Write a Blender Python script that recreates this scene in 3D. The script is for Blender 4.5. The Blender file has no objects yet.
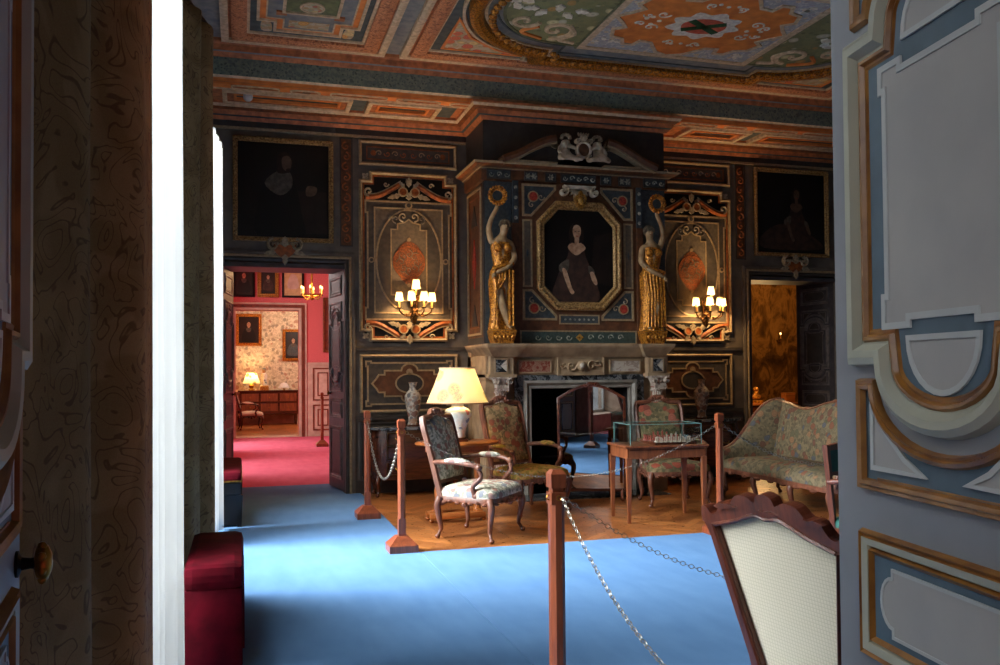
import bpy, bmesh, math, random
from mathutils import Vector, Matrix, Quaternion
random.seed(7)
PI = math.pi
scene = bpy.context.scene
COL = scene.collection

# ------------------------------------------------------------------ colour and material helpers
def S(r, g, b):
    def f(c):
        c /= 255.0
        return c / 12.92 if c <= 0.04045 else ((c + 0.055) / 1.055) ** 2.4
    return (f(r), f(g), f(b), 1.0)

MATS = {}
class NT:
    """small wrapper for building node trees"""
    def __init__(s, name):
        s.m = bpy.data.materials.new(name); s.m.use_nodes = True
        s.t = s.m.node_tree; s.t.nodes.clear()
        s.out = s.n('ShaderNodeOutputMaterial')
        s.co = s.n('ShaderNodeTexCoord').outputs['Object']
    def n(s, kind, **kw):
        x = s.t.nodes.new(kind)
        for k, v in kw.items():
            if k in x.inputs: x.inputs[k].default_value = v
            else: setattr(x, k, v)
        return x
    def l(s, a, b): s.t.links.new(a, b)
    def mapping(s, scale=(1, 1, 1), rot=(0, 0, 0), loc=(0, 0, 0)):
        m = s.n('ShaderNodeMapping'); m.inputs['Scale'].default_value = scale
        m.inputs['Rotation'].default_value = rot; m.inputs['Location'].default_value = loc
        s.l(s.co, m.inputs['Vector']); return m.outputs['Vector']
    def noise(s, scale, detail=3, vec=None, rough=.5, dist=0):
        x = s.n('ShaderNodeTexNoise', Scale=scale, Detail=detail, Roughness=rough, Distortion=dist)
        s.l(vec or s.co, x.inputs['Vector']); return x.outputs['Fac']
    def vor(s, scale, vec=None, feature='F1', rnd=1.0):
        x = s.n('ShaderNodeTexVoronoi', feature=feature); x.inputs['Scale'].default_value = scale
        x.inputs['Randomness'].default_value = rnd
        s.l(vec or s.co, x.inputs['Vector']); return x
    def ramp(s, fac, stops, interp='LINEAR'):
        x = s.n('ShaderNodeValToRGB'); x.color_ramp.interpolation = interp
        e = x.color_ramp.elements
        while len(e) < len(stops): e.new(.5)
        for i, (p, c) in enumerate(stops):
            e[i].position = p; e[i].color = c if not isinstance(c, (int, float)) else (c, c, c, 1)
        s.l(fac, x.inputs['Fac']); return x.outputs['Color']
    def mix(s, fac, a, b, mode='MIX'):
        x = s.n('ShaderNodeMix', data_type='RGBA', blend_type=mode)
        for v, i in ((fac, 0), (a, 6), (b, 7)):
            if hasattr(v, 'links'): s.l(v, x.inputs[i])
            else: x.inputs[i].default_value = v
        return x.outputs[2]
    def math(s, op, a, b=0.0):
        x = s.n('ShaderNodeMath', operation=op)
        for v, i in ((a, 0), (b, 1)):
            if hasattr(v, 'links'): s.l(v, x.inputs[i])
            else: x.inputs[i].default_value = v
        return x.outputs[0]
    def bump(s, h, strength=.3, dist=.01):
        x = s.n('ShaderNodeBump', Strength=strength, Distance=dist); s.l(h, x.inputs['Height']); return x.outputs['Normal']
    def principled(s, col, rough=.6, metal=0.0, spec=.35, normal=None, **kw):
        b = s.n('ShaderNodeBsdfPrincipled')
        for v, i in ((col, 'Base Color'), (rough, 'Roughness'), (metal, 'Metallic'), (spec, 'Specular IOR Level')):
            if hasattr(v, 'links'): s.l(v, b.inputs[i])
            else: b.inputs[i].default_value = v
        for k, v in kw.items():
            if hasattr(v, 'links'): s.l(v, b.inputs[k.replace('_', ' ')])
            else: b.inputs[k.replace('_', ' ')].default_value = v
        if normal: s.l(normal, b.inputs['Normal'])
        s.l(b.outputs['BSDF'], s.out.inputs['Surface']); return b

def plain(name, c, rough=.6, metal=0.0, c2=None, scale=20, lo=.35, hi=.65, bump=0, bscale=None, spec=.35, stretch=(1, 1, 1)):
    k = NT(name); v = k.mapping(stretch)
    if c2 is None: c2 = tuple(x * .82 for x in c[:3]) + (1,)
    f = k.noise(scale, 4, v)
    col = k.ramp(f, [(lo, c), (hi, c2)])
    nr = k.bump(k.noise(bscale or scale * 3, 3, v), bump, .01) if bump else None
    k.principled(col, rough, metal, spec, nr)
    MATS[name] = k.m; return k.m

def wood(name, c, c2, rough=.35, axis=2, scale=14, spec=.5):
    k = NT(name); st = [1, 1, 1]; st[axis] = .12
    v = k.mapping(tuple(st))
    f = k.noise(scale, 5, v, .6, 1.2); g = k.noise(scale * 6, 3, v)
    col = k.ramp(k.math('ADD', k.math('MULTIPLY', f, .7), k.math('MULTIPLY', g, .3)), [(.36, c), (.5, tuple((a + b) / 2 for a, b in zip(c, c2))), (.66, c2)])
    k.principled(col, rough, 0, spec, k.bump(g, .08, .005)); MATS[name] = k.m; return k.m

def floral(name, ground, cols, leaf, scale=18, rough=.85, dens=.42, leafdens=.5, sheen=0, wave=.25):
    """woven tapestry: scattered blossoms over curling foliage"""
    k = NT(name)
    w = k.n('ShaderNodeTexNoise', Scale=scale * .5, Detail=2.0); k.l(k.co, w.inputs['Vector'])
    wv = k.n('ShaderNodeVectorMath', operation='MULTIPLY_ADD'); k.l(w.outputs['Color'], wv.inputs[0])
    wv.inputs[1].default_value = (wave / scale * 3,) * 3; k.l(k.co, wv.inputs[2]); v = wv.outputs[0]
    lf = k.vor(scale * 2.3, v); fl = k.vor(scale, v)
    lm = k.ramp(lf.outputs['Distance'], [(leafdens - .04, 1), (leafdens + .03, 0)])
    lsel = k.n('ShaderNodeSeparateColor'); k.l(lf.outputs['Color'], lsel.inputs[0])
    lcol = k.ramp(lsel.outputs[0], [(0, leaf[0]), (.4, leaf[1]), (.75, ground)], 'CONSTANT')
    fm = k.ramp(fl.outputs['Distance'], [(dens - .03, 1), (dens + .02, 0)])
    fsel = k.n('ShaderNodeSeparateColor'); k.l(fl.outputs['Color'], fsel.inputs[0])
    fcol = k.ramp(fsel.outputs[1], [(i / len(cols), c) for i, c in enumerate(cols)], 'CONSTANT')
    ring = k.ramp(fl.outputs['Distance'], [(0, .5), (.12, 1.0), (.25, .7), (.34, 1.0), (.45, .6)])
    fcol = k.mix(1.0, fcol, ring, 'MULTIPLY')
    on = k.ramp(fsel.outputs[2], [(.0, 1), (.62, 0)], 'CONSTANT')
    g2 = k.ramp(k.noise(scale * 1.6, 3, v), [(.42, ground), (.58, tuple(.5 * a + .5 * b for a, b in zip(ground, leaf[0])))])
    lcol = k.mix(.3, lcol, ground); fcol = k.mix(.22, fcol, ground)
    c = k.mix(lm, g2, lcol); c = k.mix(k.math('MULTIPLY', fm, on), c, fcol)
    th = k.noise(scale * 30, 1)
    c = k.mix(.18, c, k.ramp(th, [(.3, .1), (.7, .9)]), 'SOFT_LIGHT')
    k.principled(c, rough, 0, .2, k.bump(th, .25, .003)); MATS[name] = k.m; return k.m

def emit(name, c, strength):
    k = NT(name); e = k.n('ShaderNodeEmission'); e.inputs[0].default_value = c; e.inputs[1].default_value = strength
    k.l(e.outputs[0], k.out.inputs['Surface']); MATS[name] = k.m; return k.m

# ------------------------------------------------------------------ mesh builder
class MB:
    def __init__(s, T=None):
        s.v = []; s.f = []; s.mi = []; s.sm = []; s.mats = []; s.T = T or Matrix.Identity(4); s.smooth = False
    def mid(s, m):
        m = MATS[m] if isinstance(m, str) else m
        if m not in s.mats: s.mats.append(m)
        return s.mats.index(m)
    def add(s, vs, fs, m, smooth=None):
        o = len(s.v); s.v += [s.T @ Vector(p) for p in vs]; i = s.mid(m)
        for f in fs: s.f.append([o + k for k in f]); s.mi.append(i); s.sm.append(s.smooth if smooth is None else smooth)
    def box(s, a, b, m):
        (x0, y0, z0), (x1, y1, z1) = a, b
        s.add([(x0, y0, z0), (x1, y0, z0), (x1, y1, z0), (x0, y1, z0), (x0, y0, z1), (x1, y0, z1), (x1, y1, z1), (x0, y1, z1)],
              [(0, 3, 2, 1), (4, 5, 6, 7), (0, 1, 5, 4), (1, 2, 6, 5), (2, 3, 7, 6), (3, 0, 4, 7)], m)
    def frustum(s, r0, r1, m):
        """two horizontal rectangles (x0,y0,x1,y1,z) joined"""
        q = lambda r: [(r[0], r[1], r[4]), (r[2], r[1], r[4]), (r[2], r[3], r[4]), (r[0], r[3], r[4])]
        s.add(q(r0) + q(r1), [(0, 3, 2, 1), (4, 5, 6, 7), (0, 1, 5, 4), (1, 2, 6, 5), (2, 3, 7, 6), (3, 0, 4, 7)], m)
    def bbox(s, a, b, m, r=.01):
        """box with chamfered edges, any axis"""
        c = [(a[i] + b[i]) / 2 for i in range(3)]; h = [abs(b[i] - a[i]) / 2 for i in range(3)]
        bm = bmesh.new(); bmesh.ops.create_cube(bm, size=1)
        for v in bm.verts: v.co = Vector([c[i] + v.co[i] * 2 * h[i] for i in range(3)])
        bmesh.ops.bevel(bm, geom=bm.edges[:], offset=min(r, min(h) * .9), segments=2, affect='EDGES', profile=.6)
        bm.verts.index_update()
        s.add([v.co[:] for v in bm.verts], [[v.index for v in f.verts] for f in bm.faces], m); bm.free()
    def prism(s, pts, d0, d1, m, m2=None):
        """2D outline in local (u,v), slab between w=d0 and w=d1 (local axes x=u, y=v, z=w)"""
        n = len(pts)
        a = sum(pts[i][0] * pts[(i + 1) % n][1] - pts[(i + 1) % n][0] * pts[i][1] for i in range(n))
        if a < 0: pts = pts[::-1]
        s.add([(u, v, d1) for u, v in pts], [list(range(n))], m2 or m)
        vs = [(u, v, d0) for u, v in pts] + [(u, v, d1) for u, v in pts]
        s.add(vs, [(i, (i + 1) % n, n + (i + 1) % n, n + i) for i in range(n)] + [list(range(n))[::-1]], m)
    def ribbon(s, pts, w, d0, d1, m, closed=False, peak=None, w2=None):
        """raised fillet following a 2D line, mitred; peak adds a ridge"""
        n = len(pts); L = []; R = []
        for i, p in enumerate(pts):
            p = Vector(p)
            a = Vector(pts[(i - 1) % n]) if (closed or i > 0) else None
            b = Vector(pts[(i + 1) % n]) if (closed or i < n - 1) else None
            d1v = (p - a).normalized() if a is not None and (p - a).length > 1e-9 else None
            d2v = (b - p).normalized() if b is not None and (b - p).length > 1e-9 else None
            if d1v is None: d1v = d2v
            if d2v is None: d2v = d1v
            n1 = Vector((-d1v.y, d1v.x)); n2 = Vector((-d2v.y, d2v.x))
            nn = n1 + n2
            if nn.length < 1e-6: nn = n1
            nn.normalize(); k = 1 / max(.35, nn.dot(n1))
            ww = w if w2 is None else w + (w2 - w) * i / (n - 1)
            L.append(p + nn * k * ww / 2); R.append(p - nn * k * ww / 2)
        vs = []; 
        for i in range(n):
            l, r = L[i], R[i]; c = (l + r) / 2
            vs += [(l.x, l.y, d0), (l.x, l.y, d1), (c.x, c.y, d1 if peak is None else peak), (r.x, r.y, d1), (r.x, r.y, d0)]
        fs = []
        for i in range(n if closed else n - 1):
            j = (i + 1) % n
            for q in range(4): fs.append((i * 5 + q, i * 5 + q + 1, j * 5 + q + 1, j * 5 + q))
        if not closed: fs += [(4, 3, 2, 1, 0), tuple((n - 1) * 5 + q for q in range(5))]
        s.add(vs, fs, m)
    def sweep(s, pts, prof, m, closed=False, smooth=True):
        """moulding: prof = [(offset to the left, w)] or [(offset, w, mat)] swept along a 2D line with mitres"""
        n = len(pts); fr = []
        for i, p in enumerate(pts):
            p = Vector(p)
            a = Vector(pts[(i - 1) % n]) if (closed or i > 0) else None
            b = Vector(pts[(i + 1) % n]) if (closed or i < n - 1) else None
            d1v = (p - a).normalized() if a is not None else None
            d2v = (b - p).normalized() if b is not None else None
            d1v = d1v or d2v; d2v = d2v or d1v
            n1 = Vector((-d1v.y, d1v.x)); n2 = Vector((-d2v.y, d2v.x)); nn = (n1 + n2)
            if nn.length < 1e-6: nn = n1
            nn.normalize(); fr.append((p, nn / max(.3, nn.dot(n1))))
        k = len(prof)
        for q in range(k - 1):
            mm = prof[q][2] if len(prof[q]) > 2 else m
            vs = []
            for p, nn in fr:
                for z in (q, q + 1):
                    e = p + nn * prof[z][0]; vs.append((e.x, e.y, prof[z][1]))
            fs = [(2 * i, 2 * i + 1, 2 * ((i + 1) % n) + 1, 2 * ((i + 1) % n)) for i in range(n if closed else n - 1)]
            s.add(vs, fs, mm, smooth)
    def tube(s, pts, r, m, n=8, closed=False, flat=1.0):
        P = [Vector(p) for p in pts]; N = len(P); rings = []
        up = Vector((0, 0, 1)); prev = None
        for i, p in enumerate(P):
            t = (P[(i + 1) % N] - P[i - 1]) if closed or 0 < i < N - 1 else (P[1] - P[0] if i == 0 else P[-1] - P[-2])
            t.normalize()
            if prev is None:
                a = t.cross(up)
                if a.length < .1: a = t.cross(Vector((0, 1, 0)))
            else: a = prev - t * prev.dot(t)
            a.normalize(); prev = a; b = t.cross(a)
            rr = r[i] if isinstance(r, (list, tuple)) else r
            rings.append([p + a * rr * math.cos(2 * PI * k / n) + b * rr * flat * math.sin(2 * PI * k / n) for k in range(n)])
        vs = [q for R in rings for q in R]; fs = []
        for i in range(N if closed else N - 1):
            j = (i + 1) % N
            for k in range(n): fs.append((i * n + k, i * n + (k + 1) % n, j * n + (k + 1) % n, j * n + k))
        if not closed: fs += [tuple(range(n))[::-1], tuple((N - 1) * n + k for k in range(n))]
        s.add(vs, fs, m, True)
    def lathe(s, prof, m, n=20, c=(0, 0, 0), sx=1, sy=1, ang=None):
        vs = []; k = len(prof)
        for r, z in prof:
            for j in range(n):
                a = 2 * PI * j / n; vs.append((c[0] + r * sx * math.cos(a), c[1] + r * sy * math.sin(a), c[2] + z))
        fs = [(i * n + j, i * n + (j + 1) % n, (i + 1) * n + (j + 1) % n, (i + 1) * n + j) for i in range(k - 1) for j in range(n)]
        fs += [tuple(range(n))[::-1], tuple((k - 1) * n + j for j in range(n))]
        s.add(vs, fs, m, True)
    def ell(s, c, r, m, nu=12, nv=8, rot=None):
        vs = []; R = rot or Matrix.Identity(3)
        for i in range(nv + 1):
            t = PI * i / nv - PI / 2
            for j in range(nu):
                a = 2 * PI * j / nu
                q = R @ Vector((r[0] * math.cos(t) * math.cos(a), r[1] * math.cos(t) * math.sin(a), r[2] * math.sin(t)))
                vs.append((c[0] + q.x, c[1] + q.y, c[2] + q.z))
        fs = [(i * nu + j, i * nu + (j + 1) % nu, (i + 1) * nu + (j + 1) % nu, (i + 1) * nu + j) for i in range(nv) for j in range(nu)]
        s.add(vs, fs, m, True)
    def grid(s, fn, nu, nv, m, closed_u=False, smooth=True):
        vs = [fn(i / (nu if closed_u else nu - 1), j / (nv - 1)) for j in range(nv) for i in range(nu)]
        fs = [(j * nu + i, j * nu + (i + 1) % nu, (j + 1) * nu + (i + 1) % nu, (j + 1) * nu + i) for j in range(nv - 1) for i in range(nu if closed_u else nu - 1)]
        s.add(vs, fs, m, smooth)
    def loft(s, secs, m, caps=True, smooth=True):
        n = len(secs[0]); vs = [p for q in secs for p in q]
        fs = [(i * n + j, i * n + (j + 1) % n, (i + 1) * n + (j + 1) % n, (i + 1) * n + j) for i in range(len(secs) - 1) for j in range(n)]
        if caps: fs += [tuple(range(n))[::-1], tuple((len(secs) - 1) * n + j for j in range(n))]
        s.add(vs, fs, m, smooth)
    def scroll(s, c, r0, turns, a0, w, d0, d1, m, sgn=1, r1=.0):
        k = int(14 * abs(turns)) + 3; pts = []
        for i in range(k):
            t = i / (k - 1); r = r0 * (1 - t) + r1 * t; a = a0 + sgn * 2 * PI * turns * t
            pts.append((c[0] + r * math.cos(a), c[1] + r * math.sin(a)))
        s.ribbon(pts, w, d0, d1, m, peak=d1 + (d1 - d0) * .5, w2=w * .5)
    def leaf(s, p, ang, L, w, d0, d1, m):
        a = Vector((math.cos(ang), math.sin(ang))); b = Vector((-a.y, a.x)); p = Vector(p)
        o = [p, p + a * L * .3 + b * w, p + a * L * .45 + b * w * .6, p + a * L * .65 + b * w * .8, p + a * L, p + a * L * .65 - b * w * .8, p + a * L * .45 - b * w * .6, p + a * L * .3 - b * w]
        s.prism([q[:] for q in o], d0, d1, m)
    def build(s, name, parent=None, loc=None, rotz=0, smooth_angle=None):
        me = bpy.data.meshes.new(name); me.from_pydata([v[:] for v in s.v], [], s.f); me.update()
        for m in s.mats: me.materials.append(m)
        me.polygons.foreach_set('material_index', s.mi); me.polygons.foreach_set('use_smooth', s.sm)
        bm = bmesh.new(); bm.from_mesh(me); bmesh.ops.recalc_face_normals(bm, faces=bm.faces[:]); bm.to_mesh(me); bm.free()
        if any(s.sm):
            try: me.set_sharp_from_angle(angle=math.radians(50))
            except Exception: pass
        o = bpy.data.objects.new(name, me); COL.objects.link(o)
        if parent is not None: o.parent = parent
        if loc is not None: o.location = loc
        if rotz: o.rotation_euler[2] = rotz
        return o

def tag(o, label, cat, group=None):
    o['label'] = label; o['category'] = cat
    if group: o['group'] = group
    return o
def thing(name, label, cat, loc=(0, 0, 0), rotz=0, group=None):
    o = bpy.data.objects.new(name, None); COL.objects.link(o); o.location = loc; o.rotation_euler = (0, 0, rotz)
    o.empty_display_size = .1
    return tag(o, label, cat, group)
def struct(o): o['kind'] = 'structure'; return o
def sroot(name, loc=(0, 0, 0), rotz=0):
    o = bpy.data.objects.new(name, None); COL.objects.link(o); o.location = loc; o.rotation_euler = (0, 0, rotz); o['kind'] = 'structure'; return o
def dup(root, loc, rotz, label=None, group=None):
    r = root.copy(); COL.objects.link(r); r.location = loc; r.rotation_euler = (0, 0, rotz)
    if label: r['label'] = label
    if group: r['group'] = group
    def rec(a, b):
        for ch in list(a.children):
            c = ch.copy(); COL.objects.link(c); c.parent = b; rec(ch, c)
    rec(root, r); return r

def skin_body(name, joints, edges, mat, parent, sub=2, extra=None):
    """one continuous figure grown from a skeleton: joints = [(x,y,z,rx[,ry])]"""
    me = bpy.data.meshes.new(name); me.from_pydata([j[:3] for j in joints], edges, []); me.update()
    o = bpy.data.objects.new(name, me); COL.objects.link(o); o.parent = parent
    o.modifiers.new('skin', 'SKIN'); 
    for i, j in enumerate(joints):
        sv = me.skin_vertices[0].data[i]; sv.radius = (j[3], j[4] if len(j) > 4 else j[3]); sv.use_root = (i == 0)
    md = o.modifiers.new('sub', 'SUBSURF'); md.levels = sub; md.render_levels = sub
    dg = bpy.context.evaluated_depsgraph_get(); dg.update()
    me2 = bpy.data.meshes.new_from_object(o.evaluated_get(dg)); o.modifiers.clear(); o.data = me2
    me2.materials.clear(); me2.materials.append(MATS[mat])
    for p in me2.polygons: p.use_smooth = True; p.material_index = 0
    if extra:                                    # nose, fingers, lips: same surface object
        n0 = len(me2.materials)
        bm = bmesh.new(); bm.from_mesh(me2); vs = [bm.verts.new(v) for v in extra.v]
        for m in extra.mats: me2.materials.append(m)
        for f, mi in zip(extra.f, extra.mi):
            try: q = bm.faces.new([vs[k] for k in f]); q.material_index = n0 + mi; q.smooth = True
            except ValueError: pass
        bmesh.ops.recalc_face_normals(bm, faces=bm.faces[:]); bm.to_mesh(me2); bm.free()
    return o

def arc(c, r, a0, a1, n=16, ry=None):
    ry = r if ry is None else ry
    return [(c[0] + r * math.cos(math.radians(a0 + (a1 - a0) * i / n)), c[1] + ry * math.sin(math.radians(a0 + (a1 - a0) * i / n))) for i in range(n + 1)]
def rect(u0, v0, u1, v1): return [(u0, v0), (u1, v0), (u1, v1), (u0, v1)]
def wallT(cx, Y):       # local (u, v, w) on a wall facing -Y: u = right, v = up, w = out of the wall
    return Matrix(((1, 0, 0, cx), (0, 0, -1, Y), (0, 1, 0, 0), (0, 0, 0, 1)))
def smooth2(pts, n=4, closed=False):
    """Catmull-Rom through 2D or 3D points"""
    P = [Vector(p) for p in pts]; N = len(P); out = []
    for i in range(N if closed else N - 1):
        a = P[(i - 1) % N] if closed or i > 0 else P[i] * 2 - P[i + 1]
        b = P[i]; c = P[(i + 1) % N]; d = P[(i + 2) % N] if closed or i < N - 2 else c * 2 - b
        for k in range(n):
            t = k / n
            out.append(((b * 2) + (c - a) * t + (a * 2 - b * 5 + c * 4 - d) * t * t + (b * 3 - a - c * 3 + d) * t ** 3) * .5)
    if not closed: out.append(P[-1])
    return [tuple(q) for q in out]

# light levels
P_WIN1, P_WIN2, P_LAMP, P_SC, P_WORLD, EXPO, FS_ROT, P_WIN3 = 380, 600, 60, 16, .9, 0.0, -23.2, 170

# ------------------------------------------------------------------ materials
plain('wall_paint', S(112, 102, 90), .55, c2=S(92, 84, 76), scale=6)
plain('wall_dark', S(72, 65, 59), .5, c2=S(58, 53, 50), scale=9)
plain('wall_field', S(112, 99, 82), .6, c2=S(94, 83, 70), scale=25)
plain('wall_field_deep', S(86, 78, 68), .6, c2=S(70, 63, 57), scale=18)
plain('cream_line', S(170, 146, 110), .5, c2=S(142, 122, 92), scale=30)
plain('ornament_white', S(172, 156, 128), .55, c2=S(132, 118, 96), scale=40)
plain('ornament_orange', S(168, 92, 40), .5, c2=S(120, 62, 28), scale=22)
plain('medallion_orange', S(150, 84, 46), .55, c2=S(104, 66, 44), scale=55, lo=.42, hi=.56)
plain('oak_moulding', S(140, 78, 36), .45, c2=S(98, 54, 28), scale=16)
plain('door_grey', S(146, 149, 155), .5, c2=S(138, 141, 147), scale=5)
plain('door_field', S(190, 187, 183), .55, c2=S(180, 178, 176), scale=7)
plain('door_blue', S(88, 112, 128), .5, c2=S(78, 100, 116), scale=12)
plain('door_cream', S(192, 192, 172), .5, c2=S(180, 182, 166), scale=8)
plain('door_white', S(204, 208, 206), .5, c2=S(194, 198, 198), scale=8)
plain('door_gold', S(172, 118, 52), .38, c2=S(128, 80, 30), scale=14, spec=.5)
plain('dark_door', S(78, 74, 76), .45, c2=S(60, 57, 60), scale=8)
plain('dark_door_line', S(120, 110, 104), .45, c2=S(90, 84, 82), scale=14)
plain('gilt', S(196, 146, 66), .36, .35, S(120, 78, 30), 60, .4, .62, bump=.5, bscale=90)
plain('gilt_bright', S(214, 142, 50), .3, .4, S(130, 74, 24), 42, .42, .6, bump=.9, bscale=55)
plain('old_gilt', S(186, 148, 92), .42, .2, S(124, 92, 52), 50, .4, .62, bump=.5, bscale=80)
plain('canvas_dark', S(22, 18, 16), .4, c2=S(14, 12, 11), scale=4)
plain('canvas_brown', S(40, 30, 24), .4, c2=S(26, 20, 17), scale=5)
plain('flesh_paint', S(196, 158, 126), .5, c2=S(150, 112, 86), scale=20)
plain('flesh_dim', S(104, 82, 66), .5, c2=S(84, 64, 52), scale=20)
plain('gown_paint', S(72, 50, 40), .5, c2=S(46, 34, 30), scale=12)
plain('lace_paint', S(96, 89, 78), .5, c2=S(66, 60, 52), scale=20)
plain('hair_paint', S(44, 30, 22), .5, c2=S(30, 20, 15), scale=15)
plain('black_paint', S(12, 11, 11), .45, c2=S(8, 8, 8), scale=5)
plain('ivory_flesh', S(180, 148, 108), .45, c2=S(150, 118, 82), scale=14)
plain('statue_hair', S(112, 98, 78), .6, c2=S(80, 68, 52), scale=40, bump=.5)
plain('plaster', S(222, 208, 182), .6, c2=S(164, 150, 126), scale=10)
plain('stone', S(172, 146, 114), .6, c2=S(138, 114, 88), scale=7, bump=.1)
plain('stone_grey', S(150, 144, 134), .55, c2=S(122, 116, 108), scale=8)
plain('soot', S(14, 12, 11), .9, c2=S(8, 7, 7), scale=5)
plain('iron', S(28, 27, 28), .5, .6, S(18, 17, 18), 12)
plain('brick_dark', S(30, 24, 20), .9, c2=S(18, 15, 13), scale=14)
plain('chimney_blue', S(74, 82, 84), .5, c2=S(58, 64, 68), scale=26)
plain('chimney_brown', S(112, 72, 46), .5, c2=S(84, 54, 36), scale=14)
plain('relief_blue', S(176, 176, 156), .55, c2=S(88, 94, 94), scale=40)
plain('rose_red', S(186, 66, 48), .5, c2=S(140, 44, 36), scale=40)
plain('teal_panel', S(74, 88, 80), .5, c2=S(58, 70, 66), scale=26)
plain('velvet_red', S(98, 8, 26), .85, c2=S(74, 5, 18), scale=9, bump=.12, bscale=220, spec=.1)
plain('black_lacquer', S(20, 18, 18), .3, c2=S(12, 11, 12), scale=8)
plain('brass', S(190, 140, 60), .3, .9, S(120, 84, 34), 30)
plain('bronze', S(96, 66, 34), .35, .85, S(56, 38, 20), 30)
plain('chain_metal', S(160, 154, 142), .36, .85, S(116, 110, 100), 30)
plain('candle', S(236, 190, 110), .5, c2=S(220, 160, 80), scale=8)
plain('white_plastic', S(226, 226, 224), .4, c2=S(214, 214, 212), scale=3)
plain('far_red_wall', S(218, 116, 116), .7, c2=S(202, 98, 100), scale=60, lo=.44, hi=.56)
plain('far_wainscot', S(206, 186, 166), .55, c2=S(184, 160, 142), scale=6)
plain('far_brown', S(128, 66, 44), .5, c2=S(96, 48, 34), scale=10)
plain('ceil_white', S(250, 241, 220), .6, c2=S(220, 206, 185), scale=20)
plain('paper', S(206, 180, 130), .6, c2=S(186, 156, 108), scale=12)
wood('walnut', S(124, 62, 40), S(66, 30, 20), .34)
wood('carved_wood', S(132, 82, 60), S(74, 42, 30), .42)
wood('cherry', S(150, 88, 54), S(100, 54, 32), .3)
wood('post_wood', S(146, 76, 46), S(96, 44, 26), .3)
wood('table_oak', S(186, 108, 50), S(126, 66, 28), .28, 0)
wood('mahogany', S(96, 48, 28), S(44, 20, 14), .25, 0)
floral('tapestry_pale', S(206, 200, 180), [S(140, 64, 60), S(190, 128, 112), S(70, 84, 112), S(120, 56, 62), S(196, 164, 130)], (S(66, 76, 62), S(96, 104, 88)), 15, leafdens=.5, dens=.5)
floral('tapestry_gold', S(172, 140, 100), [S(150, 60, 48), S(196, 110, 84), S(130, 52, 50), S(200, 150, 104)], (S(74, 74, 48), S(108, 96, 62)), 13, leafdens=.5, dens=.5)
floral('tapestry_seat', S(170, 128, 68), [S(150, 80, 44), S(120, 104, 44), S(190, 130, 70)], (S(110, 116, 40), S(84, 78, 36)), 14)
floral('tapestry_green', S(136, 118, 84), [S(160, 56, 46), S(176, 92, 78), S(126, 38, 40)], (S(40, 52, 38), S(58, 70, 50)), 9, leafdens=.5, dens=.46)
floral('tapestry_sofa', S(120, 106, 80), [S(128, 72, 54), S(76, 84, 98), S(150, 108, 78), S(106, 62, 52), S(90, 92, 70)], (S(74, 68, 54), S(100, 92, 72)), 12, leafdens=.52, dens=.5)
floral('porcelain_flowers', S(238, 232, 220), [S(196, 60, 50), S(60, 110, 84), S(70, 90, 130), S(206, 130, 90)], (S(196, 206, 190), S(120, 160, 130)), 13, .2, .38, .22)
floral('vase_imari', S(206, 190, 166), [S(140, 62, 48), S(60, 60, 78), S(126, 60, 48), S(170, 112, 74)], (S(110, 104, 108), S(130, 84, 70)), 13, .25, .5, .5)
floral('wallpaper', S(234, 226, 198), [S(166, 150, 112), S(190, 140, 112), S(150, 146, 124)], (S(170, 160, 122), S(200, 188, 150)), 8, .7, .42, .36, wave=.5)
floral('ceil_arabesque', S(194, 190, 183), [S(234, 220, 197), S(188, 174, 174), S(241, 211, 164)], (S(169, 167, 171), S(227, 218, 206)), 12, .65)
floral('ceil_grotesque', S(134, 134, 95), [S(250, 234, 176), S(218, 164, 95), S(241, 229, 199)], (S(160, 153, 104), S(111, 111, 78)), 5, .65, .3, .3)
floral('ceil_flowers', S(208, 190, 162), [S(250, 106, 60), S(250, 176, 72), S(234, 83, 60), S(250, 222, 153)], (S(188, 141, 83), S(164, 164, 125)), 8, .65, .5)
floral('frieze_paint', S(132, 140, 120), [S(110, 122, 116), S(90, 100, 98)], (S(84, 100, 98), S(54, 66, 66)), 14, .6, .3, .36)
floral('cartouche_paint', S(190, 120, 66), [S(96, 92, 60), S(140, 70, 40), S(206, 160, 100)], (S(150, 84, 44), S(170, 110, 64)), 8, .6)
floral('ceil_band', S(199, 130, 90), [S(241, 171, 123), S(164, 99, 72)], (S(229, 155, 106), S(157, 97, 72)), 26, .55)
plain('ceil_grey', S(150, 148, 141), .6, c2=S(116, 120, 125), scale=10)
plain('ceil_blue', S(95, 102, 99), .6, c2=S(76, 83, 83), scale=12)
plain('ceil_orange', S(245, 150, 74), .6, c2=S(218, 125, 62), scale=8)
plain('ceil_terracotta', S(206, 125, 76), .55, c2=S(157, 95, 60), scale=14)
plain('ceil_cream', S(234, 206, 167), .55, c2=S(199, 171, 136), scale=20)
plain('ceil_green', S(127, 130, 90), .6, c2=S(102, 106, 76), scale=14)
plain('emblem_green', S(52, 100, 60), .6, c2=S(40, 80, 50), scale=20)
plain('emblem_pink', S(220, 110, 80), .6, c2=S(196, 84, 62), scale=30)

def mk_marble(name, a, b, c, scale=9):
    k = NT(name); f = k.noise(scale, 6, None, .65, 1.5)
    k.principled(k.ramp(f, [(.3, a), (.48, b), (.56, c), (.7, a)]), .25, 0, .5); MATS[name] = k.m
mk_marble('marble_red', S(118, 52, 42), S(136, 70, 56), S(160, 124, 104), 14)
mk_marble('marble_white', S(190, 178, 160), S(188, 176, 162), S(150, 130, 120), 8)
mk_marble('marble_dark', S(44, 46, 50), S(28, 30, 34), S(120, 120, 122), 8)

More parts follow.
